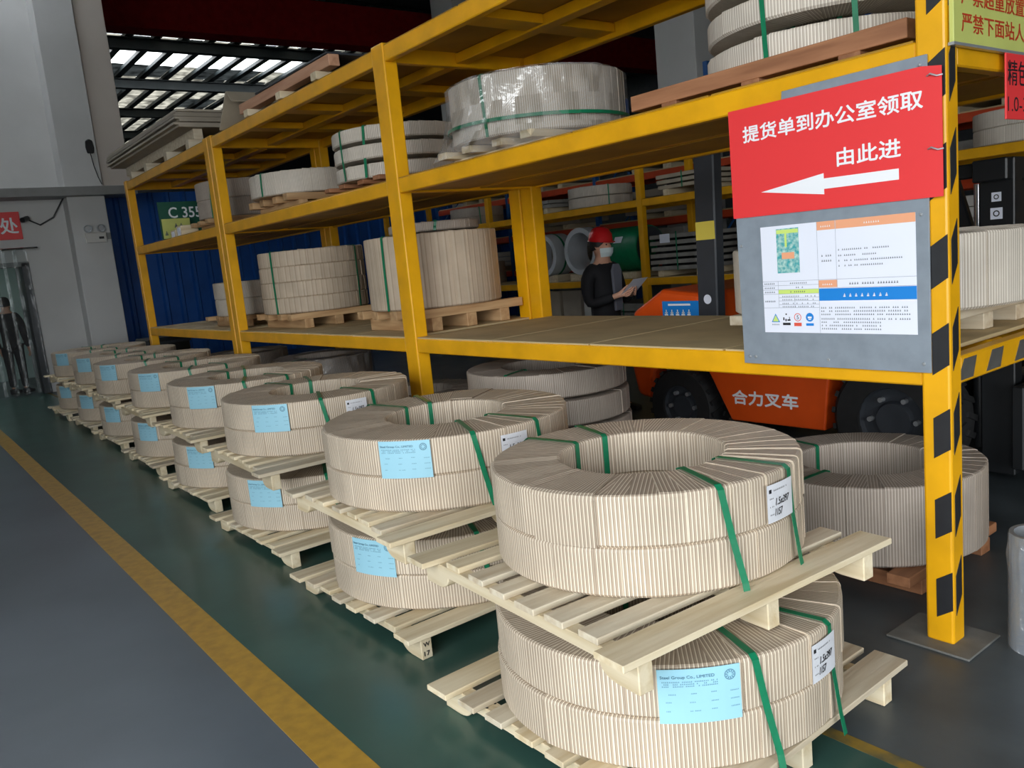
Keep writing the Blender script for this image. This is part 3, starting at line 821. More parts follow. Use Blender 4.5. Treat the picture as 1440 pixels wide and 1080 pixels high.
bundle('low dark coil bundle on the floor under the shelf behind the third stack', (3.62, 6.15, 0.125), 0.52, r=0.29, hs=(0.20, 0.20), seed=13, m='paper_grey', straps=(-150, 60), drop=0.0, splay=0.004, zin=0.0)
bearers('timber pallet under the film-wrapped coil beneath the shelf', (3.6, 8.0, 0.002), 1.0, 1.0, 0.12, 4, 'wood_brown', 0, None, 4)
fb = bundle('film-wrapped coil on the floor under the shelf behind the fourth stack', (3.6, 8.0, 0.125), 0.5, r=0.29, hs=(0.32, 0.32), seed=14, m='paper_grey', straps=(-150,), drop=0.0, splay=0.004, zin=0.0)
bearers('timber pallet under the farthest coil beneath the shelf', (3.6, 10.3, 0.002), 1.0, 1.0, 0.12, 4, 'wood_brown', 0, None, 5)
bundle('farthest coil on the floor under the shelf behind the sixth stack', (3.6, 10.3, 0.125), 0.52, r=0.29, hs=(0.30, 0.30), seed=15, m='paper_grey', straps=(-150,), drop=0.0, splay=0.004, zin=0.0)

def film_sleeve(parent, R, z0, z1, seed, flare=0.0, name='plastic_film', top=True):
    rg = random.Random(seed); n = 48
    b = MB(); rows = [z0, z0+(z1-z0)*0.3, z0+(z1-z0)*0.65, z1-0.01, z1+0.006]
    ph = [rg.uniform(0, 6) for _ in range(4)]
    def rad(k, a):
        rip = 0.006*math.sin(9*a+ph[0])+0.005*math.sin(17*a+ph[1])+0.004*math.sin(31*a+ph[2]+k)
        fl = flare*max(0.0, math.cos(a-R_(-170)))**2 if k == 0 else (flare*0.35*max(0.0, math.cos(a-R_(-170)))**2 if k == 1 else 0)
        return R+0.016+rip+fl - (0.02 if k == 4 else 0)
    for i in range(n):
        a0, a1 = 2*math.pi*i/n, 2*math.pi*(i+1)/n
        P = lambda k, a: (rad(k, a)*math.cos(a), rad(k, a)*math.sin(a), rows[k])
        for k in range(4): b.quad(P(k, a0), P(k, a1), P(k+1, a1), P(k+1, a0))
        if top:
            Q = lambda a: (0.3*math.cos(a), 0.3*math.sin(a), rows[4]+0.004)
            b.quad(P(4, a0), P(4, a1), Q(a1), Q(a0))
    me = b.mesh('plastic_film', 0, True)
    bmx = bmesh.new(); bmx.from_mesh(me); bmesh.ops.remove_doubles(bmx, verts=bmx.verts, dist=1e-4); bmx.to_mesh(me); bmx.free()
    return link(name, me, 'film', parent)
film_sleeve(fb, 0.5, 0.02, 0.64, 3)

# -------- coils on the first shelf
D1 = LEV[0][1]+0.010
D2 = LEV[1][1]+0.010
D3 = LEV[2][1]+0.010
def pal_coil(plabel, clabel, x, y, deck, ph, R, W=0.96, L=0.96, pm='wood_tan', n=4, seed=0, prz=0.0, frac=0.6, **kw):
    bearers(plabel, (x, y, deck), L, W, ph, n, pm, prz, None, seed, frac)
    return bundle(clabel, (x, y, deck+ph+0.003), R, seed=seed, splay=0.004, zin=0.0, drop=0.0, **kw)
pal_coil('light timber pallet under the four-layer coil on the lowest shelf', 'coil wrapped in four stacked paper bands on the lowest shelf', 3.6, 7.96, D1, 0.145, 0.523, seed=21, hs=(0.15,)*4, r=0.28, m='paper_plain', straps=(-160, -60), nb=40, e=0.006)
tall = pal_coil('timber pallet under the tall coil on the lowest shelf', 'tall coil wrapped in wide upright paper strips on the lowest shelf', 3.6, 5.68, D1, 0.165, 0.525, seed=22, hs=(0.555,), r=0.28, m='paper_plain', straps=(-165,), nb=46, e=0.006)
bundle('thin grey ring pack lying on top of the tall coil', (3.66, 5.7, D1+0.165+0.003+0.575), 0.36, r=0.2, hs=(0.07,), seed=23, m='paper_grey', straps=(-120,), drop=0.0, splay=0.003, zin=0.0)
pal_coil('pale timber pallet half hidden by the notice panel on the lowest shelf', 'wide pale coil on the lowest shelf partly hidden by the notice panel', 3.73, 2.03, D1, 0.115, 0.65, seed=24, hs=(0.30,), r=0.3, m='paper_pale', straps=(75,), W=0.98, pm='wood_grey')
pal_coil('timber pallet under the coil by the far bay of the lowest shelf', 'pale strapped coil on the lowest shelf just past the third post', 3.62, 9.62, D1, 0.12, 0.48, seed=25, hs=(0.19, 0.19), r=0.27, m='paper_pale', straps=(-150, -100))
# -------- coils on the second shelf
tr_ = pal_coil('reddish timber pallet under the three spaced rings above the red sign', 'three spaced pale rings with two green straps above the red sign', 3.66, 2.20, D2, 0.10, 0.535, seed=26, hs=(0.104,)*4, gap=0.056, r=0.3, m='paper_pale', straps=(-178, -140), pm='wood_brown', W=1.35, L=1.22, n=5, prz=R_(90), frac=0.3)
pl = pal_coil('timber pallet under the film-wrapped coil on the middle shelf', 'pale coil draped in clear plastic film with green strap on the middle shelf', 3.62, 4.25, D2, 0.11, 0.565, seed=27, hs=(0.36,), r=0.3, m='paper_pale', straps=(-165,), pm='wood')
film_sleeve(pl, 0.565, -0.105, 0.362, 9, flare=0.20)
ring = MB().lathe([(0.592, 0.085), (0.594, 0.085), (0.594, 0.105), (0.592, 0.105)], 48, 'z', (0,0,0), True).mesh('strap')
link('strap', ring, 'strap', pl, (0, 0, 0), (0.02, 0.0, 0))
pal_coil('reddish timber pallet under the triple ring stack on the middle shelf', 'three stacked pale rings with dark gaps and green straps beside the second post', 3.6, 5.97, D2, 0.085, 0.535, seed=28, hs=(0.105,)*3, gap=0.032, r=0.3, m='paper_pale', straps=(-178, -150), pm='wood_brown', shift=0.02)
pal_coil('wood blocks under the flat white ring on the middle shelf', 'single flat pale ring with one green strap on the middle shelf', 3.6, 7.78, D2, 0.16, 0.55, seed=29, hs=(0.21,), r=0.3, m='paper_pale', straps=(-165,), W=0.9, nb=52, e=0.007)
pal_coil('timber pallet under the coil at the third post on the middle shelf', 'grey coil behind the third post on the middle shelf', 3.58, 9.55, D2, 0.12, 0.5, seed=30, hs=(0.20, 0.20), r=0.29, m='paper_grey', straps=(-150,))
# small items in the far bay of the middle shelf
gb = thing('sign_board', 'dark green area board with white letters in the far bay of the middle shelf', 'sign', (3.28, 10.95, D2+0.012))
link('panel', MB().box(-0.27, 0.33, -0.01, 0.01, 0.0, 0.46).mesh('panel', 0.002), 'green_board', gb)
link('lettering', text_mesh('C 355', 0.13, 0.40, 0.02), 'white_vinyl', gb, (-0.15, -0.0115, 0.26), ER)
yb = thing('sign_board', 'small yellow notice board standing in front of the green board', 'sign', (3.16, 10.8, D2+0.012))
link('panel', MB().box(-0.17, 0.17, -0.008, 0.008, 0, 0.24).mesh('panel', 0.002), 'lime_board', yb)
ym = link('lettering', rects_mesh(char_marks(random.Random(2), -0.15, 0.15, 0.13, 0.05) + char_marks(random.Random(3), -0.15, 0.15, 0.04, 0.05)), 'ink', yb, (0, -0.0095, 0), ER)
ym['kind'] = 'stuff'
for k, (y, h) in enumerate(((10.25, 0.12), (10.5, 0.09))):
    bx = thing('wood_block', ['taller pale wood block beside the third post on the middle shelf', 'shorter pale wood block near the green board on the middle shelf'][k], 'block', (3.12, y, D2+0.001), 0, 'wood blocks on the middle shelf')
    boxpart('block', 'wood', bx, -0.1, 0.1, -0.1, 0.1, 0, h, 0.006)
    boxpart('paper_strip', 'paper_white', bx, -0.103, -0.1005, -0.06, 0.06, 0.01, h-0.02, 0)

# -------- top shelf: stacked panels and timber
tp = thing('panel_stack', 'stack of long grey panels on timbers atop the far end of the rack', 'panels', (0, 0, D3))
for k in range(7):
    rg = random.Random(k)
    boxpart('panel', 'panel_goods', tp, 2.86+rg.uniform(-.03, .03), 3.9+rg.uniform(-.03, .03), 9.22+rg.uniform(-.03, .03), 12.42+rg.uniform(-.05, .05), 0.215+k*0.027, 0.215+k*0.027+0.024, 0.002)
for k, y in enumerate((9.35, 10.2, 11.1, 11.85)):
    boxpart('timber', 'wood_grey', tp, 2.98, 4.1, y-0.06, y+0.06, 0.0, 0.10, 0.004)
for x in (3.1, 3.8):
    boxpart('timber', 'wood_grey', tp, x-0.05, x+0.05, 9.3, 12.3, 0.102, 0.213, 0.004)
tb = thing('timber_pallet', 'reddish timber pallet with a dark sheet lying atop the rack', 'pallet', (0, 0, D3))
for k, x in enumerate((3.03, 3.45, 3.9)):
    link('timber', cached('tbm', lambda: MB().box(-0.95, 0.95, -0.045, 0.045, 0, 0.085).mesh('timber', 0.004)), 'wood_pink', tb, (x, 6.78, 0.062), (0, 0, R_(90)))
for y in (6.05, 6.75, 7.5):
    link('cross_timber', cached('tbc', lambda: MB().box(-0.55, 0.55, -0.05, 0.05, 0, 0.06).mesh('cross_timber', 0.004)), 'wood', tb, (3.5, y, 0.0))
boxpart('dark_sheet', 'dark_metal', tb, 2.98, 4.0, 5.85, 7.3, 0.15, 0.165, 0.002)
fb2 = thing('folded_board', 'tan board propped in a ridge behind the reddish timber pallet atop the rack', 'board', (0, 0, D3))
link('left_leaf', MB().bar((3.2, 8.22, 0.01), (3.2, 7.92, 0.30), 0.5, 0.015, (0, 0.7, 0.7)).mesh('left_leaf'), 'card', fb2)
link('right_leaf', MB().bar((3.2, 7.91, 0.30), (3.2, 7.80, 0.2), 0.5, 0.015, (0, -0.7, 0.7)).mesh('right_leaf'), 'card', fb2)

# ================================================================== SIGNS
SR = (R_(90), 0, R_(-90))      # flat sign facing the aisle (-x); its x runs towards the near post
ER = (R_(90), 0, 0)            # flat sign facing the near end (-y)
gp = thing('notice_panel', 'grey painted steel panel screwed to the near bay of the yellow rack', 'panel', (XF-0.012, 2.215, 1.04), 0)
link('sheet', MB().prism([(0, 0), (0.800, -0.002), (0.804, 1.09), (0.24, 1.085), (0.235, 1.03), (-0.008, 1.02)], 'z', -0.004, 0.004).mesh('sheet', 0.001), 'steel_panel', gp, (0, 0, 0), SR)
scr = MB().lathe([(0.0001, 0.0045), (0.005, 0.004), (0.007, 0)], 10).mesh('screw')
for x, y in ((0.03, 0.03), (0.06, 0.03), (0.775, 0.03), (0.78, 1.06), (0.775, 0.56), (0.015, 0.5), (0.4, 0.03)):
    link('screw', scr, 'galv', gp, (-0.004, -x, y), SR)
rs = thing('direction_sign', 'red sign with white Chinese lettering and left-pointing arrow', 'sign', (XF-0.020, 2.228, 1.657))
link('sheet', MB().prism([(0, 0), (0.868, -0.003), (0.868, 0.425), (0.80, 0.436), (0.0, 0.437)], 'z', -0.0012, 0.0012).mesh('sheet'), 'red_vinyl', rs, (0, 0, 0), SR)
link('lettering', text_mesh('提货单到办公室领取', 0.064, 0.735, 0.022), 'white_vinyl', rs, (-0.0022, -0.069, 0.300), SR)
link('lettering', text_mesh('由此进', 0.064, 0.242, 0.022), 'white_vinyl', rs, (-0.0022, -0.482, 0.150), SR)
arr = MB().add([(0.143, 0.094, 0), (0.425, 0.054, 0), (0.425, 0.074, 0), (0.716, 0.072, 0), (0.716, 0.110, 0), (0.425, 0.113, 0), (0.425, 0.133, 0)], [(0, 1, 2, 5, 6), (2, 3, 4, 5)]).mesh('arrow')
link('arrow', arr, 'white_vinyl', rs, (-0.0022, 0, 0), SR)
# bent metal tabs where the sign is tied to the post
for z in (0.40, 0.16):
    link('wire_tie', MB().tube([(0, 0, 0), (-0.01, -0.015, 0.004), (-0.006, -0.035, -0.006), (0.004, -0.05, -0.004)], 0.003, 6).mesh('wire_tie'), 'galv', rs, (-0.003, -0.82, z))

nt_ = thing('printed_notice', 'white printed safety notice with photo and blue heading on grey panel', 'poster', (XF-0.0175, 2.101, 1.176))
NW, NH = 0.642, 0.434
def npart(name, m, rects, dz, sub=None):
    return link(name, rects_mesh(rects), m, sub or nt_, (-0.0004-dz, 0, 0), SR)
def fr(x0, y0, x1, y1): return (x0*NW, (1-y1)*NH, x1*NW, (1-y0)*NH)   # fractions from the top left
link('sheet', MB().box(0, NW, 0, NH, -0.0006, 0).mesh('sheet'), 'paper_white', nt_, (0, 0, 0), SR)
for q in (fr(.40, 0, .520, .075), fr(.524, 0, 1, .075), fr(.40, .52, .524, .585)): npart('heading_cell', 'orange_print', [q], 0.0002)
npart('blue_heading', 'blue_print', [fr(.40, .595, 1, .705)], 0.0002)
npart('green_cell', 'green_print', [fr(.115, .595, .398, .635)], 0.0002)
ph = npart('photo', 'teal_print', [fr(.115, .03, .275, .44)], 0.0002)
npart('photo_vehicle', 'orange_print', [fr(.15, .25, .24, .31)], 0.0004, None)
for q in (fr(.118, .04, .272, .075), fr(.175, .076, .19, .2)): npart('photo_strip', 'green_print', [q], 0.0004, None)
ln = lambda x0, y0, x1, y1: fr(x0-.001, y0-.0015, x1+.001, y1+.0015)
npart('table_line', 'ink_soft', [ln(.40, 0, .40, 1), ln(.522, 0, .522, .585), ln(.0, .515, 1, .515), ln(.40, .59, 1, .59), ln(.115, .515, .115, .76)] +
      [ln(.0, y, .40, y) for y in (.555, .595, .635, .765)] + [ln(.115, y, .40, y) for y in (.67, .70, .735)] + [ln(.23, .67, .23, .765)], 0.0003)
rg = random.Random(11); tl = []
for y in (.265, .315, .36, .405): tl += char_marks(rg, .535*NW, rg.uniform(.78, .96)*NW, (1-y)*NH, 0.0065, 0.25, 0.8)
for y in (.31, .355): tl += char_marks(rg, .425*NW, .505*NW, (1-y)*NH, 0.0075, 0.2, 0.95)
tl += char_marks(rg, .60*NW, .90*NW, (1-.565)*NH, 0.0085, 0.2, 0.95)
for k, y in enumerate((.775, .805, .835, .875, .905, .935, .965)): tl += char_marks(rg, .41*NW, (.97 if k < 4 else .80)*NW, (1-y)*NH, 0.0068, 0.25, 0.85)
for y in (.543, .583, .623): tl += char_marks(rg, .012*NW, .095*NW, (1-y)*NH, 0.0072, 0.2, 1) + char_marks(rg, .20*NW, .33*NW, (1-y)*NH, 0.0068, 0.3, 0.7)
tl += char_marks(rg, .012*NW, .095*NW, (1-.71)*NH, 0.0072, 0.2, 1)
for y in (.664, .695, .73, .76): tl += char_marks(rg, .14*NW, .38*NW, (1-y)*NH, 0.006, 0.35, 0.75)
npart('fine_print', 'ink', tl, 0.0004)['kind'] = 'stuff'
hw = char_marks(rg, .56*NW, .86*NW, (1-.672)*NH, 0.0125, 0.9, 1) + char_marks(rg, .425*NW, .50*NW, (1-.05)*NH, 0.007, 0.3, 1) + char_marks(rg, .70*NW, .80*NW, (1-.05)*NH, 0.007, 0.3, 1) + char_marks(rg, .425*NW, .50*NW, (1-.565)*NH, 0.007, 0.3, 1)
npart('white_print', 'white_vinyl', hw, 0.0005)['kind'] = 'stuff'
# four pictograms along the lower left
def at_(x, y): return (x*NW, (1-y)*NH)
x, y = at_(.085, .865)
link('warning_triangle', MB().add([(x-.020, y-.016, 0), (x+.020, y-.016, 0), (x, y+.020, 0)], [(0,1,2)]).mesh('warning_triangle'), 'blue_print', nt_, (-0.0007, 0, 0), SR)
link('warning_triangle', MB().add([(x-.0145, y-.013, 0), (x+.0145, y-.013, 0), (x, y+.0135, 0)], [(0,1,2)]).mesh('warning_triangle'), 'green_print', nt_, (-0.0009, 0, 0), SR)
npart('pictogram_caption', 'ink', char_marks(rg, x-.018, x+.018, y-.028, 0.006, .2, 1), 0.0006)
x, y = at_(.165, .865)
npart('trolley_pictogram', 'ink_black', [(x-.016, y-.008, x-.010, y+.004), (x-.004, y+.014, x+.002, y+.02), (x-.006, y-.012, x+.000, y-.002), (x+.004, y-.010, x+.018, y-.004), (x+.012, y-.004, x+.015, y+.006), (x-.018, y-.028, x+.018, y-.018)], 0.0006)
x, y = at_(.245, .855)
link('speed_ring', MB().lathe([(.0135, 0), (.0165, 0)], 20, 'z', (x, y, 0)).mesh('speed_ring'), 'red_print', nt_, (-0.0007, 0, 0), SR)
link('speed_figure', text_mesh('5', 0.016, None, 0.01), 'ink', nt_, (-0.0008, -(x-.004), y-.008), SR)
npart('pictogram_caption', 'red_print', [(x-.017, y-.036, x+.017, y-.022)], 0.0006)
x, y = at_(.33, .855)
link('blue_pictogram', MB().lathe([(0.0001, 0), (.0175, 0)], 20, 'z', (x, y, 0)).mesh('blue_pictogram'), 'blue_print', nt_, (-0.0007, 0, 0), SR)
npart('helmet_mark', 'white_vinyl', [(x-.009, y-.004, x+.009, y+.003), (x-.006, y-.010, x+.006, y-.006)], 0.0008)
npart('pictogram_caption', 'blue_print', [(x-.017, y-.034, x+.017, y-.024)], 0.0006)

# signs on the near end of the rack
ls = thing('warning_sign', 'yellow-green warning sign with red-brown lettering at the rack end', 'sign', (2.99, PY[0]-PW/2-0.012, 2.150))
link('board', MB().box(-0.02, 0.60, -0.008, 0.008, 0, 0.30).mesh('board', 0.002), 'lime_board', ls)
link('edge_strip', MB().box(-0.022, 0.602, -0.010, 0.010, -0.006, 0.004).mesh('edge_strip'), 'galv', ls)
link('lettering', text_mesh('严禁超重放置', 0.062, 0.50, 0.012), 'dark_red_ink', ls, (0.035, -0.0088, 0.128), ER)
link('lettering', text_mesh('严禁下面站人', 0.062, 0.50, 0.012), 'dark_red_ink', ls, (0.035, -0.0088, 0.040), ER)
s2 = thing('hanging_sign', 'small red sign with black lettering hanging below the yellow-green sign', 'sign', (3.365, PY[0]-PW/2-0.020, 1.912))
link('board', MB().box(0, 0.34, -0.003, 0.003, 0, 0.232).mesh('board', 0.001), 'red_vinyl', s2)
link('lettering', text_mesh('精包', 0.088, 0.170, 0.004), 'ink_black', s2, (0.012, -0.0038, 0.120), ER)
link('lettering', text_mesh('1.0-3.0', 0.052, 0.24, 0.0), 'ink_black', s2, (0.012, -0.0038, 0.028), ER)

# ================================================================== FORKLIFT
fk = thing('forklift', 'orange forklift with white Chinese lettering behind the yellow rack', 'forklift', (0, 0, 0))
X0, X1 = 4.75, 5.95
link('side_panel', MB().prism([(3.93, 0.66), (3.72, 0.27), (2.98, 0.27), (2.94, 0.62)], 'x', X0, X0+0.22).mesh('side_panel', 0.012, False, 2), 'orange', fk)
link('side_panel', MB().prism([(3.93, 0.66), (3.72, 0.27), (2.98, 0.27), (2.94, 0.62)], 'x', X1-0.22, X1).mesh('side_panel', 0.012, False, 2), 'orange', fk)
boxpart('chassis', 'black_metal', fk, X0+0.22, X1-0.22, 2.3, 4.3, 0.25, 0.62, 0.01)
link('counterweight', MB().prism([(3.95, 0.66), (4.0, 1.18), (4.40, 1.22), (4.72, 1.05), (4.78, 0.62), (4.72, 0.36), (4.56, 0.34), (4.50, 0.6), (4.2, 0.68)], 'x', X0+0.08, X1-0.08).mesh('counterweight', 0.05, False, 3), 'orange', fk)
link('hood', MB().prism([(3.1, 0.64), (3.94, 0.68), (3.94, 0.98), (3.15, 0.98)], 'x', X0+0.2, X1-0.2).mesh('hood', 0.02), 'black_metal', fk)
link('seat', MB().prism([(3.15, 0.99), (3.68, 0.99), (3.78, 1.45), (3.68, 1.48), (3.58, 1.12), (3.15, 1.10)], 'x', 5.1, 5.6).mesh('seat', 0.03, False, 2), 'black_metal', fk)
boxpart('step', 'black_metal', fk, X0+0.005, X0+0.06, 2.96, 3.24, 0.49, 0.515, 0.002)
def wheel(r, w, name='wheel'):
    t = MB(); t.lathe([(r*0.55, -w/2), (r*0.92, -w/2), (r, -w/2+0.03), (r, w/2-0.03), (r*0.92, w/2), (r*0.55, w/2)], 28, 'x', (0,0,0), True)
    tm = t.mesh('tyre', 0, True)
    lug = MB()
    for i in range(22):
        a = 2*math.pi*i/22
        for sd in (-1, 1):
            aa = a + (math.pi/22 if sd > 0 else 0)
            p0 = (sd*w*0.05, (r+0.004)*math.cos(aa), (r+0.004)*math.sin(aa)); p1 = (sd*w*0.47, (r-0.004)*math.cos(aa+0.12), (r-0.004)*math.sin(aa+0.12))
            lug.bar(p0, p1, 0.035, 0.022, (0, math.cos(aa), math.sin(aa)))
    h = MB().lathe([(0.0001, -w*0.36), (r*0.28, -w*0.38), (r*0.32, -w*0.28), (r*0.52, -w*0.30), (r*0.565, -w*0.46), (r*0.565, w*0.4), (0.0001, w*0.4)], 24, 'x').mesh('hub', 0, True)
    bo = MB().cyl((-w*0.42, 0, 0), 0.016, 0.06, 'x', 8).mesh('wheel_nut')
    spots = [(0, r*0.38*math.cos(2*math.pi*i/6), r*0.38*math.sin(2*math.pi*i/6)) for i in range(6)]
    return tm, lug.mesh('tread'), h, bo, spots
wr = wheel(0.31, 0.24); wf = wheel(0.38, 0.28)
for (ms, x, y, z) in ((wr, X0+0.14, 4.22, 0.315), (wr, X1-0.14, 4.22, 0.315), (wf, X0+0.10, 2.52, 0.385), (wf, X1-0.14, 2.52, 0.385)):
    flip = 0 if x < 5.3 else math.pi
    w_ = link('wheel', ms[0], 'rubber', fk, (x, y, z), (0, 0, flip))
    link('tread', ms[1], 'rubber', w_); link('hub', ms[2], 'dark_metal', w_); [link('wheel_nut', ms[3], 'galv', w_, q) for q in ms[4]]
for x in (X0+0.12, X1-0.12):
    link('guard_pillar', MB().bar((x, 3.94, 1.0), (x, 3.90, 2.18), 0.10, 0.18, (0, 1, 0)).mesh('guard_pillar', 0.01), 'dark_metal', fk)
    link('guard_pillar', MB().bar((x, 2.30, 0.6), (x, 2.75, 2.18), 0.06, 0.08, (0, 1, 0)).mesh('guard_pillar', 0.01), 'dark_metal', fk)
gr = MB()
gr.box(X0+0.07, X0+0.17, 2.7, 3.98, 2.18, 2.24).box(X1-0.17, X1-0.07, 2.7, 3.98, 2.18, 2.24)
for y in (2.73, 2.95, 3.17, 3.39, 3.61, 3.83): gr.box(X0+0.12, X1-0.12, y-0.02, y+0.02, 2.19, 2.23)
link('overhead_guard', gr.mesh('overhead_guard'), 'dark_metal', fk)
boxpart('warning_sticker', 'yellow_sticker', fk, X0+0.0665, X0+0.0695, 3.83, 4.0, 1.57, 1.70, 0)
link('round_sticker', MB().lathe([(0.0001, 0), (0.035, 0)], 18, 'x').mesh('round_sticker'), 'paper_white', fk, (X0+0.068, 3.93, 1.14))
pst = boxpart('poster_sticker', 'blue_print', fk, X0+0.076, X0+0.079, 4.02, 4.38, 0.98, 1.13, 0)
link('sticker_print', rects_mesh(char_marks(random.Random(4), 0.02, 0.34, 0.04, 0.045) + [(0.06, 0.115, 0.28, 0.13)]), 'white_vinyl', pst, (-0.0025, 0.18, 0), SR)
link('lettering', text_mesh('合力叉车', 0.098, 0.53, 0.035), 'white_vinyl', fk, (X0-0.0015, 3.70, 0.395), SR)
# mast, carriage, lift cylinders, forks
for x in (5.02, 5.62):
    link('mast_channel', MB().box(-0.05, 0.05, -0.09, 0.09, 0.08, 1.86).mesh('mast_channel', 0.006), 'black_metal', fk, (x, 2.02, 0))
boxpart('mast_crossbar', 'black_metal', fk, 4.90, 5.74, 1.94, 2.12, 1.74, 1.86, 0.008)
boxpart('mast_crossbar', 'black_metal', fk, 4.97, 5.67, 2.0, 2.1, 0.5, 0.62, 0.008)
boxpart('hose_bracket', 'black_metal', fk, 4.93, 5.0, 2.122, 2.38, 1.77, 1.85, 0.008)
boxpart('mast_plate', 'black_metal', fk, 5.10, 5.56, 1.98, 2.0, 1.1, 1.74, 0.004)
for x in (5.10, 5.54):
    link('lift_cylinder', MB().cyl((x, 2.17, 0.2), 0.035, 1.22, 'z', 14).mesh('lift_cylinder', 0, True), 'black_metal', fk)
    link('piston_rod', MB().cyl((x, 2.17, 1.42), 0.024, 0.32, 'z', 14).mesh('piston_rod', 0, True), 'chrome', fk)
for (y, z, s) in ((2.07, 1.655, 0.05), (2.06, 1.565, 0.062)):
    st = boxpart('hook_sticker', 'paper_white', fk, 4.966, 4.9685, 2.02-s/2, 2.02+s/2, z-s/2, z+s/2, 0)
    link('hook_mark', MB().lathe([(s*0.18, 0), (s*0.28, 0)], 14, 'x').mesh('hook_mark'), 'ink_black', st, (-0.0015, 0, s/2))
boxpart('carriage', 'black_metal', fk, 4.85, 5.85, 1.84, 1.90, 0.15, 0.62, 0.006)
for x in (5.05, 5.60):
    link('fork', MB().prism([(1.84, 0.60), (1.79, 0.60), (1.79, 0.10), (0.75, 0.075), (0.75, 0.065), (1.84, 0.055)], 'x', x-0.06, x+0.06).mesh('fork', 0.004), 'black_metal', fk)
link('steering_wheel', MB().lathe([(0.155, -0.012), (0.18, -0.012), (0.18, 0.012), (0.155, 0.012)], 20, 'z', (0,0,0), True).mesh('steering_wheel'), 'black_metal', fk, (5.35, 2.85, 1.22), (R_(-35), 0, 0))
boxpart('dashboard', 'black_metal', fk, X0+0.2, X1-0.2, 2.35, 2.62, 0.62, 1.1, 0.02)

# ================================================================== PEOPLE
def skin(name, verts, edges, radii, m, parent, sub=1, root=0):
    me = bpy.data.meshes.new(name); me.from_pydata(verts, edges, [])
    o = bpy.data.objects.new(name, me); COL.objects.link(o)
    md = o.modifiers.new('skin', 'SKIN'); md.use_smooth_shade = True
    sv = me.skin_vertices[0].data
    for i, r in enumerate(radii):
        sv[i].radius = r if isinstance(r, tuple) else (r, r)
        sv[i].use_root = (i == root)
    s = o.modifiers.new('sub', 'SUBSURF'); s.levels = sub; s.render_levels = sub
    bpy.context.view_layer.update()
    nm = bpy.data.meshes.new_from_object(o.evaluated_get(bpy.context.evaluated_depsgraph_get()))
    bpy.data.objects.remove(o); bpy.data.meshes.remove(me)
    nm.materials.clear(); nm.materials.append(M[m])
    for p in nm.polygons: p.use_smooth = True
    return link(name, nm, None, parent)
class Graph:
    def __init__(s): s.v = []; s.e = []; s.r = []
    def chain(s, pts, start=None):
        prev = start; ids = []
        for (p, r) in pts:
            s.v.append(p); s.r.append(r); i = len(s.v)-1
            if prev is not None: s.e.append((prev, i))
            prev = i; ids.append(i)
        return ids
def hand(g, wrist_id, w, dirv, upv, side):
    """palm and five fingers leaving a wrist; dirv: pointing direction; upv: back of the hand; side: towards the thumb"""
    w, d, u, t = Vector(w), Vector(dirv).normalized(), Vector(upv).normalized(), Vector(side).normalized()
    palm = g.chain([(tuple(w+d*0.05), 0.026)], wrist_id)[0]
    for k, (off, ln) in enumerate(((0.03, 0.070), (0.010, 0.080), (-0.010, 0.074), (-0.029, 0.058))):
        k0 = w+d*0.09+t*off
        g.chain([(tuple(k0), 0.0095), (tuple(k0+d*ln*0.55-u*0.008), 0.0085), (tuple(k0+d*ln*0.9-u*0.035), 0.0075)], palm)
    g.chain([(tuple(w+d*0.045+t*0.036), 0.012), (tuple(w+d*0.085+t*0.052-u*0.012), 0.0095), (tuple(w+d*0.11+t*0.05-u*0.03), 0.0085)], palm)
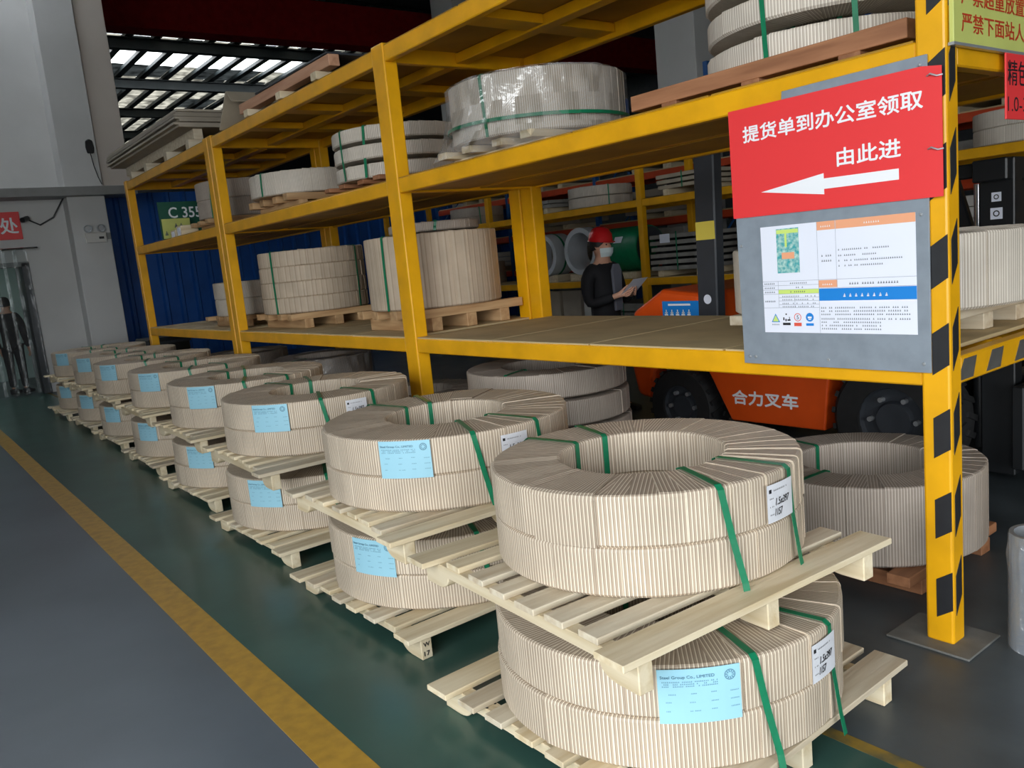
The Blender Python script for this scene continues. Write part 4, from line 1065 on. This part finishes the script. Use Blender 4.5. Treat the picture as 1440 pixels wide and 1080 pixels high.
def person(label, loc, rz, pose, jacket='cloth_black', helmet=True, mask=True):
    p = thing('person', label, 'person', loc, rz)
    g = Graph()
    sp = g.chain([((0, 0, 0.94), 0.09), ((0, 0.0, 1.10), 0.085), ((0, 0.0, 1.28), 0.09), ((0, 0.0, 1.39), 0.075), ((0, -0.005, 1.47), 0.052), ((0, -0.02, 1.535), (0.070, 0.078)), ((0, -0.02, 1.60), (0.080, 0.092)), ((0, -0.008, 1.665), (0.066, 0.074))])
    nose = g.chain([((0, -0.112, 1.575), 0.014)], sp[6])
    for sd in (-1, 1):
        g.chain([((sd*0.088, 0.0, 1.58), 0.018)], sp[6])
        sh, el, wr_, hd, hu, th = pose[sd]
        ids = g.chain([((sd*0.16, 0, 1.38), 0.058), (sh, 0.052), (el, 0.040), (wr_, 0.027)], sp[3])
        hand(g, ids[-1], wr_, hd, hu, th)
        g.chain([((sd*0.095, 0, 0.86), 0.07), ((sd*0.10, -0.01, 0.50), 0.05), ((sd*0.105, 0.0, 0.12), 0.036), ((sd*0.105, -0.03, 0.05), 0.04), ((sd*0.115, -0.16, 0.035), 0.032)], sp[0])
    skin('body', g.v, g.e, g.r, 'skin', p)
    g = Graph()
    sp = g.chain([((0, 0, 0.76), (0.165, 0.135)), ((0, 0, 0.86), (0.165, 0.135)), ((0, 0, 1.0), (0.16, 0.135)), ((0, 0.0, 1.18), (0.165, 0.14)), ((0, 0.0, 1.33), (0.165, 0.135)), ((0, 0.01, 1.43), 0.075)])
    for sd in (-1, 1):
        sh, el, wr_, hd, hu, th = pose[sd]
        g.chain([((sd*0.15, 0, 1.375), 0.078), (sh, 0.072), (el, 0.060), (tuple(Vector(el)*0.08+Vector(wr_)*0.92), 0.044)], sp[4])
    jk = skin('jacket', g.v, g.e, g.r, jacket, p)
    g = Graph()
    sp = g.chain([((0, 0, 0.92), (0.150, 0.125))])
    for sd in (-1, 1):
        g.chain([((sd*0.095, 0, 0.80), 0.105), ((sd*0.10, -0.01, 0.48), 0.078), ((sd*0.105, 0.0, 0.10), 0.062)], sp[0])
    skin('trousers', g.v, g.e, g.r, 'cloth_black', p)
    for sd in (-1, 1):
        link('shoe', MB().prism([(-0.24, 0.0), (0.05, 0.0), (0.055, 0.09), (-0.03, 0.10), (-0.12, 0.065), (-0.235, 0.045)], 'x', -0.046, 0.046).mesh('shoe', 0.012, True, 2), 'black_metal', p, (sd*0.108, 0, 0.001))
    link('hair', MB().lathe([(0.0001, 0.105), (0.05, 0.095), (0.085, 0.06), (0.098, 0.0), (0.092, -0.06), (0.06, -0.075)], 20).mesh('hair', 0, True), 'hair', p, (0, 0.012, 1.625))
    if helmet:
        hm = link('helmet', MB().lathe([(0.0001, 0.125), (0.03, 0.124), (0.075, 0.105), (0.108, 0.06), (0.118, 0.0), (0.122, -0.012), (0.114, -0.012), (0.10, 0.0)], 28).mesh('helmet', 0, True), 'helmet', p, (0, 0.0, 1.655), (R_(8), 0, 0))
        link('helmet_brim', MB().prism([(-0.09, -0.07), (-0.06, -0.135), (0.0, -0.165), (0.06, -0.135), (0.09, -0.07)], 'z', -0.014, -0.006).mesh('helmet_brim', 0.002), 'helmet', hm)
    if mask:
        b = MB(); n = 8
        for i in range(n):
            a0, a1 = R_(-90-62+124*i/n), R_(-90-62+124*(i+1)/n)
            for (z0, r0, z1, r1) in ((1.492, 0.086, 1.53, 0.108), (1.53, 0.108, 1.575, 0.113)):
                P = lambda a, r, z: (r*math.cos(a)*0.88, r*math.sin(a)*1.06-0.008, z)
                b.quad(P(a0, r0, z0), P(a1, r0, z0), P(a1, r1, z1), P(a0, r1, z1))
        link('face_mask', b.mesh('face_mask', 0, True), 'mask', p)
    for sd in (-1, 1):
        link('eye', MB().lathe([(0.0001, 0.008), (0.007, 0.004), (0.007, -0.004), (0.0001, -0.008)], 10, 'y').mesh('eye', 0, True), 'hair', p, (sd*0.032, -0.1, 1.605))
    return p, jk
read = {sd: ((sd*0.215, 0.02, 1.30), (sd*0.245, -0.02, 1.06), (sd*0.105, -0.25, 1.13), (-sd*0.45, -0.8, 0.15), (sd*0.5, -0.3, -0.8), (0, -0.15, 1)) for sd in (-1, 1)}
pr, jk = person('person in a red helmet, black jacket and pale mask reading a sheet of paper', (5.55, 5.76, 0.001), R_(4), read)
link('inner_shirt', MB().prism([(-0.05, 0.98), (0.05, 0.98), (0.065, 1.36), (0.035, 1.42), (-0.035, 1.42), (-0.065, 1.36)], 'y', -0.165, -0.135).mesh('inner_shirt', 0.006), 'cloth_grey', pr, (0.02, 0, 0))
pp = thing('paper_sheet', 'white sheet of paper held by the person in the red helmet', 'paper', (5.55, 5.76, 0.001), R_(4))
b = MB()
for i in range(6):
    y0, y1 = -0.28-0.03*i, -0.28-0.03*(i+1); z = lambda y: 1.12+0.85*(-0.28-y)
    b.quad((-0.11, y0, z(y0)), (0.10, y0, z(y0)), (0.10, y1, z(y1)), (-0.11, y1, z(y1)))
link('sheet', b.mesh('sheet'), 'paper_white', pp)
stand = {sd: ((sd*0.215, 0.02, 1.28), (sd*0.25, 0.03, 1.02), (sd*0.24, -0.08, 0.80), (0, -0.2, -1), (sd, 0, 0), (0, -1, -0.2)) for sd in (-1, 1)}
person('person in dark clothes standing in the curtained doorway', (1.84, 17.0, 0.001), R_(150), stand, helmet=False, mask=False)

# ================================================================== SMALL THINGS ON THE FAR WALL
em = thing('emergency_light', 'white twin-head emergency light on the white column', 'lamp', (3.30, 15.935, 2.50))
boxpart('housing', 'lamp_white', em, -0.19, 0.14, -0.05, 0.0, 0.0, 0.17, 0.006)
for x in (-0.13, 0.08):
    link('lamp_head', MB().lathe([(0.0001, -0.02), (0.045, -0.02), (0.06, -0.04), (0.066, -0.04), (0.066, 0.03), (0.03, 0.045), (0.0001, 0.045)], 18, 'y', (x, -0.03, 0.245)).mesh('lamp_head', 0, True), 'galv', em)
link('status_window', MB().box(0.02, 0.10, -0.053, -0.050, 0.06, 0.10).mesh('status_window'), 'black_metal', em)
boxpart('plug', 'trim', em, 0.16, 0.22, -0.03, 0.0, 0.05, 0.16, 0.004)
sb = thing('sensor_box', 'small black wall sensor with a thin cable high on the white column', 'sensor', (3.40, 15.845, 4.10))
link('body', MB().prism([(-0.05, -0.1), (0.05, -0.1), (0.065, 0.0), (0.055, 0.11), (0.0, 0.14), (-0.055, 0.11), (-0.065, 0.0)], 'y', -0.05, 0.0).mesh('body', 0.012), 'black_metal', sb)
link('cable', MB().tube([(0.0, -0.01, -0.1), (0.02, -0.008, -0.3), (0.06, -0.008, -0.5), (0.10, -0.008, -0.62)], 0.008, 6).mesh('cable'), 'black_metal', sb)
sc = thing('security_camera', 'black security camera on the white wall above the doorway', 'camera', (2.32, 16.33, 2.98))
link('mount', MB().cyl((0, -0.06, 0.0), 0.025, 0.06, 'y', 12).mesh('mount', 0, True), 'black_metal', sc)
link('barrel', MB().bar((0.02, -0.08, 0.02), (-0.10, -0.26, -0.03), 0.08, 0.08).mesh('barrel', 0.02), 'black_metal', sc)
link('cable', MB().tube([(0.02, -0.01, 0.0), (0.2, -0.01, -0.1), (0.42, -0.03, 0.02), (0.58, -0.06, 0.28), (0.62, -0.2, 0.36)], 0.014, 6).mesh('cable'), 'black_metal', sc)
ws = thing('wall_sign', 'red wall sign with white Chinese lettering beside the doorway camera', 'sign', (1.45, 16.335, 2.66))
link('board', MB().box(0, 0.78, -0.012, 0, 0, 0.46).mesh('board', 0.003), 'red_vinyl', ws)
link('lettering', text_mesh('处', 0.26, 0.26, 0.02), 'white_vinyl', ws, (0.47, -0.0135, 0.10), ER)

# plastic-wrapped steel tube by the near post
tbk = thing('steel_tube', 'short steel tube wrapped in cloudy plastic film standing at the right edge', 'tube', (3.145, 1.135, 0.0015))
link('tube', MB().lathe([(0.085, 0), (0.1, 0), (0.1, 0.44), (0.085, 0.44)], 32, 'z', (0,0,0), True).mesh('tube', 0, True), 'galv', tbk)
b = MB(); rg = random.Random(8); n = 40
rw = [[0.1025+rg.uniform(0, 0.003)+(0.008*rg.random() if k == 5 else 0) for _ in range(n)] for k in range(8)]
zz = [0.0, 0.03, 0.10, 0.20, 0.28, 0.36, 0.41, 0.438]
for i in range(n):
    j = (i+1) % n; a0, a1 = 2*math.pi*i/n, 2*math.pi*j/n
    for k in range(7):
        b.quad((rw[k][i]*math.cos(a0), rw[k][i]*math.sin(a0), zz[k]), (rw[k][j]*math.cos(a1), rw[k][j]*math.sin(a1), zz[k]), (rw[k+1][j]*math.cos(a1), rw[k+1][j]*math.sin(a1), zz[k+1]), (rw[k+1][i]*math.cos(a0), rw[k+1][i]*math.sin(a0), zz[k+1]))
link('plastic_film', b.mesh('plastic_film', 0, True), 'bag', tbk)

# ================================================================== GOODS ON THE FAR RACKS
def upright_ring(label, y, z, R, r, w, m, x=8.72, group='upright metal rings on the far rack'):
    t = thing('steel_ring', label, 'coil', (x, y, z), 0, group)
    link('ring', MB().lathe([(r, 0), (R, 0), (R, w), (r, w)], 40, 'x', (0, 0, R), True).mesh('ring', 0, True), m, t)
    link('cradle', MB().prism([(-0.3, -0.09), (0.3, -0.09), (0.3, 0.02), (0.2, 0.02), (0.06, -0.004), (-0.06, -0.004), (-0.2, 0.02), (-0.3, 0.02)], 'x', 0.03, w-0.03).mesh('cradle'), 'wood', t)
    link('strap', MB().lathe([(R+0.003, w*0.45), (R+0.005, w*0.45), (R+0.005, w*0.55), (R+0.003, w*0.55)], 40, 'x', (0, 0, R), True).mesh('strap'), 'strap', t)
DD1, DD2 = LEV[0][1]+0.008, LEV[1][1]+0.008
upright_ring('bright steel ring standing upright on the far rack beside the yellow post', 10.42, DD1+0.092, 0.34, 0.265, 0.42, 'steel_pale')
upright_ring('dull steel ring standing upright behind the person in the red helmet', 9.52, DD1+0.092, 0.36, 0.285, 0.42, 'steel_pale')
gc = thing('wrapped_coil', 'green plastic-wrapped coil lying on its side behind the red helmet', 'coil', (9.05, 8.35, DD1+0.095))
link('wrapping', MB().lathe([(0.12, 0), (0.31, 0.0), (0.325, 0.03), (0.325, 0.76), (0.31, 0.79), (0.12, 0.79)], 36, 'y', (0, 0, 0.325), True).mesh('wrapping', 0, True), 'green_wrap', gc)
link('end_disc', MB().lathe([(0.125, -0.004), (0.30, -0.004)], 36, 'y', (0, 0, 0.325)).mesh('end_disc'), 'dark_metal', gc)
link('paper_tag', MB().box(-0.003, 0, 0.28, 0.44, -0.05, 0.05).mesh('paper_tag'), 'paper_white', gc, (-0.30, 0, 0.47), (0, R_(30), 0))
boxpart('cradle', 'wood', gc, -0.32, 0.3, 0.03, 0.76, -0.092, -0.004, 0.004)
def sheet_stack(label, x, y0, y1, z, n, th, gapz, m='grey_goods', w=0.9, tagp=False):
    t = thing('sheet_pack', label, 'sheets', (x, (y0+y1)/2, z), 0, 'goods on the far racks')
    for k in range(n):
        rg = random.Random(k+int(y0*10))
        boxpart('sheet_layer', m, t, -0.02+rg.uniform(-.02, .02), w, -(y1-y0)/2+rg.uniform(-.02, .02), (y1-y0)/2, 0.085+k*(th+gapz), 0.085+k*(th+gapz)+th, 0.004)
    for yy in (-(y1-y0)*0.35, (y1-y0)*0.35): boxpart('bearer', 'wood', t, 0.0, w-0.02, yy-0.05, yy+0.05, 0, 0.084, 0.003)
    for k in range(n-1):
        for yy in (-(y1-y0)*0.3, (y1-y0)*0.3): boxpart('spacer', 'black_metal', t, 0.03, w-0.05, yy-0.04, yy+0.04, 0.085+k*(th+gapz)+th, 0.085+(k+1)*(th+gapz), 0)
    boxpart('strap', 'strap', t, -0.045, -0.042, -0.02, 0.0, 0.08, 0.085+n*(th+gapz), 0)
    if tagp: boxpart('paper_tag', 'paper_white', t, -0.048, -0.045, 0.1, 0.28, n*(th+gapz)-0.06, n*(th+gapz)+0.06, 0)
    return t
sheet_stack('pack of six pale sheet bundles with dark spacers beside the green coil', 8.78, 7.12, 8.10, DD1, 6, 0.055, 0.032, 'grey_goods', 0.9, True)
sheet_stack('flat grey sheet pack with white tag on the upper shelf of the far rack', 8.75, 10.15, 11.0, DD2, 2, 0.055, 0.01, 'grey_goods', 0.8, True)
bundle('pair of pale wrapped rings on the far rack above the upright rings', (9.28, 9.55, DD2+0.005), 0.50, r=0.28, hs=(0.15, 0.15), seed=31, m='paper_pale', straps=(-120,), drop=0.0, splay=0.003, zin=0.0, name='coil_bundle', gap=0.01)
sheet_stack('small pale sheet pack left of the forklift guard on the far rack upper shelf', 8.78, 7.0, 7.9, DD2, 3, 0.05, 0.02, 'card', 0.8)
sheet_stack('grey sheet pack between the far rack posts on its upper shelf', 8.8, 5.0, 6.3, DD2, 3, 0.06, 0.02)
sheet_stack('grey sheet pack on the far rack lower shelf behind the forklift guard', 8.8, 5.0, 6.4, DD1, 5, 0.06, 0.03)
bundle('pale wrapped coil on the far rack upper shelf seen right of the striped post', (9.28, 3.45, DD2+0.005), 0.5, r=0.28, hs=(0.16, 0.16), seed=32, m='paper_pale', straps=(-120,), drop=0.0, splay=0.003, zin=0.0)
bundle('pale wrapped coil on the far rack lower shelf seen right of the striped post', (9.28, 3.3, DD1+0.005), 0.5, r=0.28, hs=(0.2, 0.2), seed=33, m='paper_pale', straps=(-120,), drop=0.0, splay=0.003, zin=0.0)
bundle('pale wrapped coil on the far rack lower shelf behind the second post', (9.28, 13.0, DD1+0.005), 0.5, r=0.28, hs=(0.2, 0.2), seed=34, m='paper_grey', straps=(-120,), drop=0.0, splay=0.003, zin=0.0)
bundle('grey wrapped coil on the far rack upper shelf behind the second post', (9.28, 12.9, DD2+0.005), 0.5, r=0.28, hs=(0.16, 0.16), seed=35, m='paper_grey', straps=(-120,), drop=0.0, splay=0.003, zin=0.0)
bundle('grey wrapped coil on the far rack lower shelf at its far end', (9.28, 14.5, DD1+0.005), 0.5, r=0.28, hs=(0.2, 0.2), seed=36, m='paper_grey', straps=(-120,), drop=0.0, splay=0.003, zin=0.0)
# panels and boxes on the floor below the far rack
for k, (y0, y1, h, m) in enumerate(((10.35, 11.0, 0.93, 'card'), (9.85, 10.28, 0.93, 'panel_goods'), (9.3, 9.78, 0.90, 'lamp_white'))):
    t = thing('stacked_panels', ['beige carton panels standing below the upright rings', 'brown carton panels standing beside the beige ones', 'white carton panels standing behind the person in red helmet'][k], 'panels', (8.95, (y0+y1)/2, 0.002), 0, 'upright panels under the far rack')
    for j in range(4): boxpart('panel', m, t, j*0.09, j*0.09+0.08, -(y1-y0)/2, (y1-y0)/2, 0, h-0.015*j, 0.004)
sheet_stack('low grey sheet pack on the floor below the green coil', 8.85, 8.35, 9.2, 0.002, 5, 0.11, 0.02, 'grey_goods', 0.85)
sheet_stack('low grey sheet pack on the floor behind the forklift counterweight', 8.85, 7.0, 8.0, 0.002, 5, 0.12, 0.02, 'grey_goods', 0.85)
# pallets of goods on the blue and orange rack
names3 = ['nearest', 'second', 'third', 'fourth', 'fifth']
lv3 = [('bottom', 1.281), ('middle', 1.981), ('top', 2.751)]
for li, (ln_, z) in enumerate(lv3):
    for bi, (a, c) in enumerate(zip(ys3[:-1], ys3[1:])):
        rg = random.Random(li*10+bi)
        if rg.random() < 0.15: continue
        t = thing('wrapped_load', 'wrapped load in the %s bay of the blue rack, %s beam level' % (names3[bi], ln_), 'load', (11.0, (a+c)/2, z), 0, 'wrapped loads on the blue rack')
        hh = rg.uniform(0.3, 0.45); m = rg.choice(('grey_goods', 'card', 'panel_goods', 'lamp_white')); W = rg.uniform(0.7, 1.0)
        boxpart('bearer', 'wood', t, -0.36, 0.36, -0.5*W, -0.3*W, 0, 0.08, 0.003); boxpart('bearer', 'wood', t, -0.36, 0.36, 0.3*W, 0.5*W, 0, 0.08, 0.003)
        for j in range(3): boxpart('load_layer', m, t, -0.38, 0.38, -0.9*W+rg.uniform(0, .04), 0.9*W-rg.uniform(0, .04), 0.082+j*hh/3, 0.082+(j+1)*hh/3-0.008, 0.01)

for k, (x, y, z, w, h) in enumerate(((3.55, 13.6, 0.002, 0.7, 0.5), (3.5, 13.62, 0.504, 0.62, 0.36))):
    t = thing('storage_crate', ['dark crate on the floor past the far end of the yellow rack', 'black film-covered crate on top of the dark crate'][k], 'crate', (x, y, z), R_(6*k), 'crates past the rack end')
    boxpart('body', 'black_metal', t, -w/2, w/2, -w/2, w/2, 0, h, 0.02)
    for zz in (0.06, h-0.1): boxpart('rim', 'dark_metal', t, -w/2-0.012, w/2+0.012, -w/2-0.012, w/2+0.012, zz, zz+0.04, 0.004)
